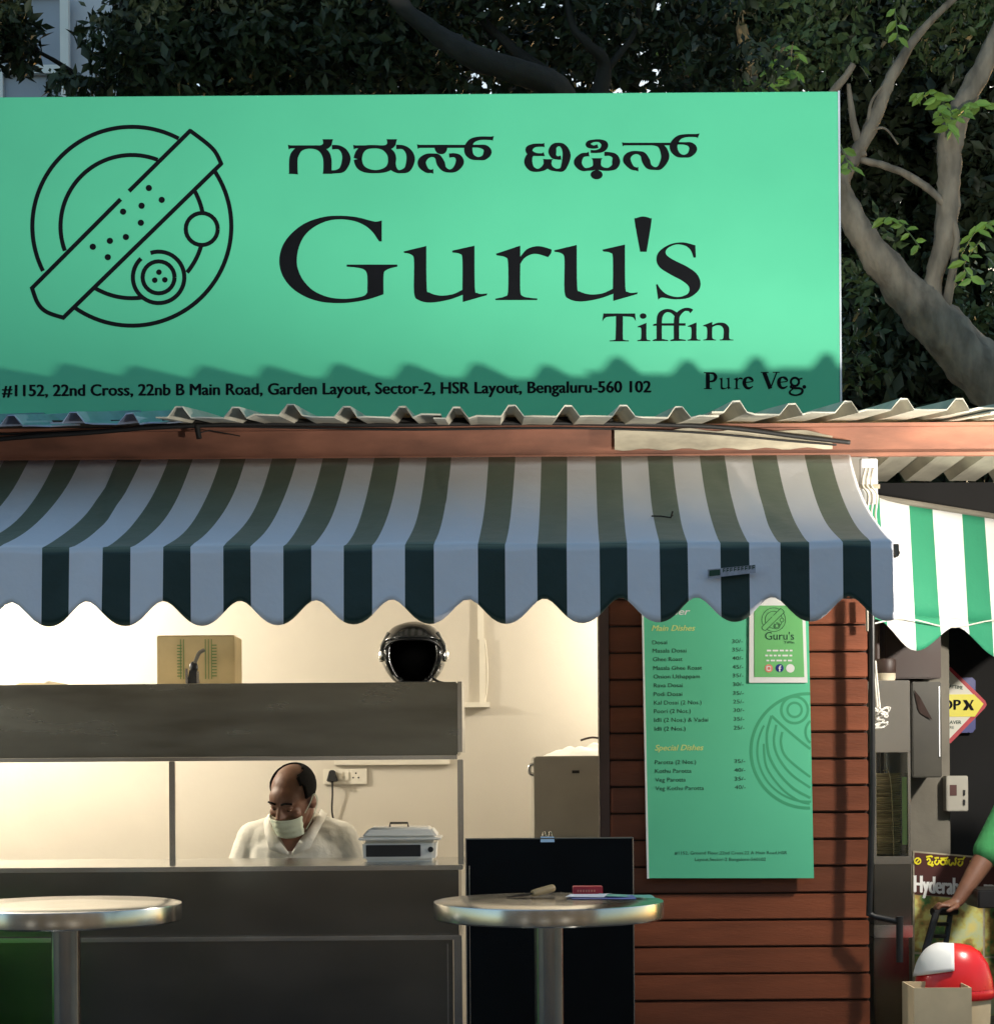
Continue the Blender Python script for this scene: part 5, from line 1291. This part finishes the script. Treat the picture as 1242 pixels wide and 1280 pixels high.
m.capsule(sc_ + Vector((-.16, 0, 0)), .084, sc_ + Vector((.16, 0, 0)), .084); m.capsule(sc_ + Vector((-.05, .02, -.08)), .142, sc_ + Vector((-.03, .03, -.45)), .145); m.capsule(sc_ + Vector((.05, .02, -.08)), .142, sc_ + Vector((.03, .03, -.45)), .145)
m.capsule(shl, .074, shl.lerp(el, .92), .060); m.capsule(sc_ + Vector((.19, .0, -.02)), .072, sc_ + Vector((.235, .02, -.24)), .064)
remeshed('green_shirt', m, 'greenshirt', P_, .008, 4)
m = MB()
m.capsule(sc_ + Vector((-.06, .03, -.5)), .142, sc_ + Vector((.06, .03, -.5)), .142)
for sg in (-1, 1):
    m.capsule(sc_ + Vector((.08 * sg, .03, -.5)), .115, Vector((sc_.x + .09 * sg, sc_.y, .50)), .078); m.capsule(Vector((sc_.x + .09 * sg, sc_.y, .50)), .078, Vector((sc_.x + .09 * sg, sc_.y + .04, .10)), .07)
remeshed('trousers', m, 'jeans', P_, .01, 3)
obj('hair', MB().sphere(sc_ + Vector((0, -.03, .235)), (.082, .098, .105), 24, 16), 'hair', P_, smooth=True)

# ================================================================== background building
bld = thing('white_building', 'pale building with white framed windows behind the left tree', 'building', (-5.2, 16, 0))
BYY = 16.0
def bp(px, py): return W(px, py, BYY)
a = bp(150, 0).x
obj('wall', MB().box(-9.5, a, BYY + .25, BYY + .6, 0, 9.5), 'bwhite', bld)
for i in range(4):
    for j in range(3):
        xl = bp(8, 60).x - i * .95 + (0 if i == 0 else -.1); xr_ = bp(70, 60).x - i * .95
        z0_ = bp(30, 125).z - .75 + 1.55 * (j - 1) + .72; 
        wd_ = obj('window', MB().box(xl - .06, xr_ + .06, BYY + .12, BYY + .20, z0_ - .3, z0_ + .95), 'bpane', bld)
        for (u0, u1, w0_, w1_) in ((xl - .11, xl - .05, -.36, 1.0), (xr_ + .02, xr_ + .09, -.36, 1.0), (xl - .049, xr_ + .019, -.36, -.30), (xl - .049, xr_ + .019, .94, 1.0), (xl - .049, xr_ + .019, .28, .35)):
            obj('frame', MB().box(u0, u1, BYY + .06, BYY + .14, z0_ + w0_, z0_ + w1_), 'white', wd_)

# ================================================================== trees
def limb(m, pts, n=16, dY=0.):
    c_ = catmull([(*W(x, y, Y + dY), w_ / 2 / F * (Y + dY)) for x, y, Y, w_ in pts], 9)
    rr = random.Random(len(pts) * 7); o = len(m.v)
    m.tube([q[:3] for q in c_], [max(.002, q[3] * rr.uniform(.94, 1.06)) for q in c_], n)
    for i in range(o, len(m.v)):                 # knots and ridges of the bark
        q = c_[min((i - o) // n, len(c_) - 1)]; r_ = q[3]; k_ = (i - o) % n
        d = Vector(m.v[i]) - Vector(q[:3]); s_ = 1 + .07 * math.sin(k_ * 2.4 + (i - o) // n * .35) + .06 * math.sin(k_ * 1.1 + (i - o) // n * .9) + rr.uniform(-.05, .05)
        m.v[i] = tuple(Vector(q[:3]) + d * s_)
def crown(name, clumps, per, size, m_, parent, seed, flat_=1.0):
    """leaf-sized folded faces through clumps (px, py, Y, rx, ry, rz in metres)"""
    g = np.random.default_rng(seed); V = []
    for (px, py, Y, rx, ry, rz, dens) in clumps:
        c_ = np.array(W(px, py, Y)); n = int(per * dens)
        d = g.normal(size=(n, 3)); d /= np.linalg.norm(d, axis=1)[:, None]; d *= (g.random(n) ** .45)[:, None]
        # twig-wise grouping
        k_ = max(4, n // 9); ctr = d[g.integers(0, n, k_)]; d = ctr[g.integers(0, k_, n)] + g.normal(size=(n, 3)) * .11
        V.append(c_ + d * np.array([rx, ry, rz]))
    P = np.concatenate(V); n = len(P)
    ax = g.normal(size=(n, 3)); ax[:, 2] -= .5; ax /= np.linalg.norm(ax, axis=1)[:, None]
    s = g.normal(size=(n, 3)); s -= (s * ax).sum(1)[:, None] * ax; s /= np.linalg.norm(s, axis=1)[:, None]
    nn = np.cross(ax, s); L_ = (size * g.uniform(.6, 1.25, n))[:, None]; wd = L_ * g.uniform(.18, .27, n)[:, None]
    q0 = P; q1 = P + ax * L_ * .45 + s * wd + nn * wd * .35; q2 = P + ax * L_; q3 = P + ax * L_ * .45 - s * wd + nn * wd * .35
    vs = np.stack([q0, q1, q2, q3], 1).reshape(-1, 3)
    o = BASES[parent.name]; vs = vs - np.array(o)
    me = bpy.data.meshes.new(name); me.vertices.add(len(vs)); me.vertices.foreach_set('co', vs.ravel())
    tri = (np.arange(n)[:, None] * 4 + np.array([[0, 1, 2, 0, 2, 3]])).ravel()
    me.loops.add(len(tri)); me.loops.foreach_set('vertex_index', tri.astype(np.int32)); me.polygons.add(n * 2)
    me.polygons.foreach_set('loop_start', np.arange(n * 2, dtype=np.int32) * 3); me.polygons.foreach_set('loop_total', np.full(n * 2, 3, dtype=np.int32))
    me.update(); me.validate()
    return obj(name, me, m_, parent, kind='stuff')
def tree(label, base_px, Y, limbs, mtl, dY=0.):
    b = W(base_px, 950, Y + dY); b.z = 0
    t = thing('tree', label, 'tree', b, 'trees behind the stalls')
    m = MB()
    for l_ in limbs: limb(m, l_, dY=dY)
    obj('trunk', m, mtl, t, smooth=True); return t
# left tree
t1 = tree('dark leafy tree behind the left end of the green signboard', 210, 9.6,
          [[(210, 1336, 9.6, 60), (215, 800, 9.6, 50), (205, 400, 9.6, 42), (190, 150, 9.6, 34), (150, 0, 9.6, 22), (100, -120, 9.5, 10)], [(203, 350, 9.6, 26), (260, 160, 9.7, 20), (330, 20, 9.8, 12), (380, -90, 9.9, 6)], [(192, 170, 9.6, 16), (90, 90, 9.5, 7), (40, 60, 9.4, 4)],
           [(150, 20, 9.6, 10), (140, 60, 9.4, 6), (128, 118, 9.3, 3)]], 'barkd')
crown('crown', [(5, 40, 9.2, .16, .3, .17, .8), (-90, -10, 9.3, .4, .5, .5, 2.0), (200, -70, 9.4, .40, .6, .36, 2.2), (185, 60, 9.3, .30, .5, .28, 1.6), (98, 112, 9.2, .20, .25, .06, .3), (250, 60, 9.5, .42, .5, .36, 2.4), (300, -70, 9.6, .6, .6, .45, 2.4), (330, 70, 9.7, .35, .5, .32, 1.6), (230, -220, 9.6, .9, .8, .6, 3), (30, -260, 9.5, .8, .7, .45, 2.4), (230, 200, 9.9, .5, .3, .3, 1)], 900, .075, 'leafd', t1, 11)
# middle tree with a thick dark bough
t2 = tree('dark tree with a thick slanting bough behind the sign middle', 720, 9.9,
          [[(720, 1301, 9.9, 66), (725, 700, 9.9, 58), (722, 300, 9.9, 48), (715, 170, 9.8, 42), (690, 108, 9.5, 34), (600, 74, 9.3, 30), (550, 45, 9.3, 24), (500, 5, 9.3, 20), (450, -60, 9.3, 12)], [(700, 110, 9.9, 26), (640, 60, 9.95, 14), (600, 20, 10., 10), (560, -50, 10, 6)],
           [(722, 200, 9.9, 26), (755, 90, 9.8, 18), (735, 55, 9.7, 12), (715, 30, 9.7, 9), (700, -40, 9.7, 6)], [(755, 90, 9.8, 10), (790, 45, 9.8, 7), (800, 5, 9.8, 5), (820, -60, 9.8, 4)]], 'barkd')
crown('crown', [(420, 40, 9.8, .42, .6, .40, 3.6), (500, 70, 10.2, .40, .5, .34, 3.2), (590, 110, 10.3, .45, .5, .25, 1.1), (480, -80, 9.9, .7, .7, .5, 3.4), (640, -40, 10., .6, .7, .45, 1.8), (650, 30, 10.2, .4, .5, .3, .8), (760, 10, 9.9, .36, .5, .28, .9), (810, 60, 10.2, .42, .5, .3, .9), (880, 20, 10.2, .40, .5, .32, .9), (780, -100, 10., .7, .7, .5, 2.6), (600, -220, 10., 1., .8, .6, 3), (900, 90, 10.4, .4, .4, .2, 1.0)], 640, .075, 'leafd', t2, 12)
# right tree with pale bark
t3 = tree('pale barked forked tree lit behind the sign right end', 1390, 9.0,
          [[(1390, 1267, 9.0, 84), (1380, 900, 9.0, 80), (1330, 620, 9.0, 74), (1262, 505, 9.0, 66), (1205, 440, 9.0, 62), (1150, 385, 9.0, 54), (1110, 338, 9.0, 42), (1075, 290, 9.0, 34), (1048, 235, 9.0, 28), (1062, 205, 9.0, 20), (1085, 165, 9., 17), (1102, 125, 9., 16), (1116, 92, 9., 14), (1150, 40, 9., 10), (1200, -10, 9., 8)],
           [(1190, 425, 9.0, 34), (1165, 365, 8.98, 22), (1180, 300, 8.97, 26), (1186, 235, 8.96, 28), (1188, 175, 8.95, 31), (1204, 130, 8.95, 28), (1232, 75, 8.95, 24), (1262, 0, 8.95, 18), (1300, -120, 8.95, 10)],
           [(1180, 395, 9.0, 14), (1193, 320, 8.94, 9), (1194, 290, 8.93, 8), (1178, 253, 8.93, 9), (1140, 222, 8.95, 9), (1105, 207, 8.98, 9), (1078, 200, 9.0, 8), (1052, 190, 9.0, 7), (1020, 180, 9., 5)],
           [(1078, 196, 9.0, 11), (1066, 150, 9.0, 9), (1060, 105, 9.0, 5)], [(1084, 170, 9.0, 5), (1088, 130, 8.98, 4), (1102, 108, 8.95, 3)], [(1036, 120, 9.0, 10), (1056, 96, 8.96, 9), (1066, 80, 8.95, 8)],
           [(1062, 235, 9.0, 4), (1075, 262, 8.97, 3), (1089, 292, 8.96, 2)], [(1085, 165, 9.0, 4), (1105, 160, 8.95, 3), (1122, 180, 8.95, 2)], [(1048, 240, 9.0, 26), (1010, 160, 9.0, 22), (960, 130, 9.05, 18), (938, 95, 9.05, 15), (932, 82, 9.05, 15)]], 'bark', 2.0)
crown('crown', [(1130, -40, 11.4, .6, .6, .4, 1.8), (1230, -60, 11.3, .6, .6, .5, 1.8), (980, -30, 11.5, .5, .5, .3, 1.4), (1160, 40, 11.6, .35, .4, .22, .9), (1235, 380, 11.5, .3, .4, .3, .6), (1080, 330, 11.6, .2, .3, .3, .4), (1060, 440, 11.7, .25, .3, .3, .5), (1000, 70, 11.5, .35, .4, .18, .8), (1200, -200, 11.4, 1., .8, .6, 2.6)], 520, .085, 'leafm', t3, 13)
# split stub of a sawn branch
m = MB()
a = W(939, 96, 11.05); b_ = W(926, 32, 11.03)
m.tube([a, a.lerp(b_, .5), b_], [.041, .037, .033], 9)
for dx, h_ in ((-.02, .05), (-.005, .03), (.012, .08), (.02, .02)): m.tube([b_ + Vector((dx, 0, -.03)), b_ + Vector((dx * .7, 0, h_))], [.010, .002], 5)
obj('split_stub', m, 'cutwood', t3)
# fresh leaf sprays, each leaf its own piece
lv = MB(); Lf = .075
lv.add([(0, 0, 0), (Lf * .3, .016, .004), (Lf * .65, .015, .005), (Lf, 0, -.004), (Lf * .65, -.015, .005), (Lf * .3, -.016, .004), (Lf * .3, 0, 0), (Lf * .65, 0, 0)], [(0, 6, 1), (6, 7, 2, 1), (7, 3, 2), (0, 5, 6), (5, 4, 7, 6), (4, 3, 7)])
lme = lv.mesh('leaf'); lme.materials.append(MT['leafl'])
def spray(pts, Y, n, sc=1.0):
    rr = random.Random(int(pts[0][0]))
    c_ = [W(x, y, Y) for x, y in pts]
    cc = [Vector(q) for q in catmull([tuple(q) for q in c_], 10)]
    obj('twig', MB().tube(cc, .004, 5), 'leafm', t3)
    for i in range(n):
        q = cc[int((i + .5) / n * (len(cc) - 1))] - BASES[t3.name]
        o = bpy.data.objects.new('leaf', lme); COL.objects.link(o); o.parent = t3
        o.location = q + Vector((0, -.01, 0)); s_ = sc * rr.uniform(.7, 1.2); o.scale = (s_,) * 3
        o.rotation_euler = (rr.uniform(.6, 1.9), rr.uniform(.1, .9) , (0 if i % 2 else math.pi) + rr.uniform(-.8, .8))
for pts, n in (([(832, 62), (855, 70), (890, 90), (930, 112)], 16), ([(868, 78), (900, 84), (925, 104)], 12), ([(890, 100), (910, 106), (935, 112)], 10), ([(1002, 66), (975, 74), (955, 92), (948, 112)], 14), ([(985, 60), (965, 62), (955, 80)], 8), ([(1000, 90), (975, 98), (960, 112)], 10),
               ([(1196, 150), (1180, 130), (1160, 116), (1142, 118)], 16), ([(1198, 145), (1212, 130), (1228, 132)], 12), ([(1190, 165), (1180, 150), (1172, 135)], 10), ([(1105, 272), (1120, 275), (1135, 290), (1150, 310)], 9), ([(1242, 275), (1222, 285), (1200, 320)], 10), ([(1215, 350), (1205, 330), (1225, 300)], 8), ([(1050, 180), (1058, 200), (1064, 215)], 7), ([(1118, 10), (1120, 30), (1122, 50)], 6)):
    spray(pts, 10.8, n, 1.22)
# dark mass of trees further back: three trees
for lab, px, Y, cl, sd in (('far dark dense tree seen right of the signboard', 1180, 14.0, [(1150, 150, 13.9, .55, .6, .6, 3), (1260, 260, 14.0, .6, .6, .7, 3.4), (1120, 330, 14.1, .6, .6, .6, 3.4), (1230, 450, 14.1, .7, .6, .6, 3.6), (1080, 480, 14.1, .6, .6, .55, 3.2), (1330, 120, 14.0, .7, .7, .8, 3), (1060, 210, 14.1, .4, .5, .5, 2), (1200, 30, 14.2, .7, .6, .4, 2.4), (1180, 560, 14.1, .9, .5, .5, 3), (1340, 420, 14.1, .6, .6, .8, 3)], 21),
                           ('far thin leaved tree seen above the signboard right half', 880, 13.0, [(820, 20, 13., .7, .6, .5, 1.5), (940, 40, 13., .6, .6, .5, 1.8), (1030, 20, 13., .7, .6, .6, 3.0), (880, -160, 13., 1.2, .8, .7, 3), (700, 60, 13.1, .5, .5, .4, 1.0)], 22),
                           ('far dark tree seen above the signboard left half', 430, 12.8, [(330, 60, 12.8, .6, .6, .5, 2.2), (450, 30, 12.9, .7, .6, .55, 2.0), (560, 30, 12.9, .6, .6, .5, 1.3), (270, -40, 12.9, .5, .6, .5, 1.5), (430, -200, 12.8, 1.4, .8, .8, 3.4)], 23)):
    tt = tree(lab, px, Y, [[(px, HY + EYE / Y * F, Y, 50), (px + 5, 500, Y, 40), (px - 8, 150, Y, 28), (px - 20, -150, Y, 14)], [(px, 420, Y, 18), (px + 60, 250, Y, 12), (px + 90, 100, Y, 6)], [(px, 460, Y, 18), (px - 60, 300, Y, 12), (px - 80, 120, Y, 6)]], 'barkd')
    crown('crown', cl, 1000, .145, 'leafd', tt, sd)

# ================================================================== street side behind the camera (mirrored in the steel)
ob_ = thing('street_building', 'dark two storey building across the street', 'building', (0, -9, 0))
obj('wall', MB().box(-16, 16, -10, -9, 0, 6.5), 'pillar', ob_)
obj('parapet', MB().box(-16, 16, -9.15, -8.99, 6.5, 7.1), 'pillar', ob_)
for i in range(8):
    for j in range(2):
        x = -14 + i * 4; z_ = .9 + 3.1 * j
        wd_ = obj('window', MB().box(x - .7, x + .7, -8.995, -8.95, z_, z_ + 1.5), 'bpane', ob_)
        obj('sill', MB().box(x - .8, x + .8, -8.99, -8.85, z_ - .08, z_ - .005), 'pillar', wd_)

for x0_, x1_, z0_, z1_ in ((-1.9, -.1, 1.25, 1.72), (3.2, 4.6, 1.1, 2.2), (-7.2, -6.0, 1.0, 2.2)):  # unseen glowing panes added to reflect in the hood and counter
    wd_ = obj('added_glow_pane', MB().box(x0_, x1_, -8.94, -8.90, z0_, z1_), 'addglow', ob_)
    obj('sill', MB().box(x0_ - .05, x1_ + .05, -8.99, -8.86, z0_ - .08, z0_ - .005), 'pillar', wd_)  # sill added with the glow pane

# ================================================================== lamps of the place
def lamp(name, kind, loc, energy, col, size, parent=None, **kw):
    l_ = bpy.data.lights.new(name, kind); l_.energy = energy; l_.color = col
    if hasattr(l_, 'shadow_soft_size'): l_.shadow_soft_size = size
    for k_, v_ in kw.items(): setattr(l_, k_, v_)
    o = bpy.data.objects.new(name, l_); COL.objects.link(o); o.location = loc
    if parent is not None: o.parent = parent; o.location = Vector(loc) - BASES[parent.name]
    return o
# floodlight on a pole right of the picture, aimed up at the signboard; an added plate cuts the beam off below
FL = Vector((1.43, 3.85, 1.83))
fd = thing('sign_floodlight', 'floodlight on a pole in front of the stalls aimed at the signboard', 'floodlight', (1.46, 3.62, 0))
aim = (Vector((.0, 7.6, 3.55)) - FL).normalized(); rt_ = aim.cross(Vector((0, 0, 1))).normalized(); up_ = rt_.cross(aim)
obj('pole', MB().tube([(1.46, 3.62, 0), (1.46, 3.62, FL.z - .12)], .03, 12), 'pillar', fd)
def plate(c_, u, v_, su, sv, n_, th=.004):
    a_ = [c_ + u * sx_ * su + v_ * sy_ * sv for sx_, sy_ in ((-1, -1), (1, -1), (1, 1), (-1, 1))]; b = [q + n_ * th for q in a_]
    return MB().add(a_ + b, [(3, 2, 1, 0), (4, 5, 6, 7), (0, 1, 5, 4), (1, 2, 6, 5), (2, 3, 7, 6), (3, 0, 4, 7)])
obj('housing_back', plate(FL - aim * .07, rt_, up_, .11, .09, -aim), 'bplastic', fd)
hor = Vector((aim.x, aim.y, 0)).normalized(); CUT = R(23.5)
low = hor * math.cos(CUT) + Vector((0, 0, math.sin(CUT)))
obj('added_shield', plate(FL + low * .13 - Vector((0, 0, .058)), rt_, low, .22, .26, Vector((0, 0, -1))), 'bplastic', fd)
obj('bracket', MB().box(FL.x + .06, FL.x + .12, FL.y - .2, FL.y - .08, FL.z - .14, FL.z - .02), 'bplastic', fd)
fo = lamp('flood_lamp', 'SPOT', FL, FLOOD_W, (1., .97, .90), .05, fd, spot_size=R(135), spot_blend=.6)
fo.rotation_euler = (-aim).to_track_quat('Z', 'Y').to_euler()
# bulb hanging in front of the neighbouring stall
BL = Vector((2.32, 6.30, 2.16))
bu = thing('hanging_bulb', 'bare bulb hanging in front of the neighbouring stall', 'bulb', BL)
obj('cord', MB().tube([BL + Vector((0, 0, .09)), (BL.x, BL.y + .2, RZ + .015)], .003, 6), 'cable', bu)
obj('holder', MB().tube([BL + Vector((0, 0, .062)), BL + Vector((0, 0, .10))], .018, 12), 'bplastic', bu)
lamp('bulb_lamp', 'POINT', BL, BULB_W, (1., .93, .82), .05, bu)
for nm, loc, e_, lab in (('kitchen_bulb', Vector((-2.35, 7.72, 2.30)), KITCHEN_L, 'bare bulb at the left of the kitchen'), ('awning_bulb', Vector((-2.15, 6.34, 2.0)), AWNING_L, 'bare bulb hanging under the left part of the awning'), ('kitchen_bulb', Vector((.86, 8.12, 2.12)), KITCHEN_R, 'bare bulb at the right of the kitchen')):
    g = thing(nm, lab, 'bulb', loc)
    obj('cord', MB().tube([loc + Vector((0, 0, .09)), (loc.x, loc.y, 2.579 if loc.y > 7 else loc.z + .19)], .003, 6), 'cable', g)
    obj('holder', MB().tube([loc + Vector((0, 0, .062)), loc + Vector((0, 0, .10))], .018, 12), 'pvc', g)
    lamp('bulb_lamp', 'POINT', loc, e_, (1., .92, .79), .05, g)
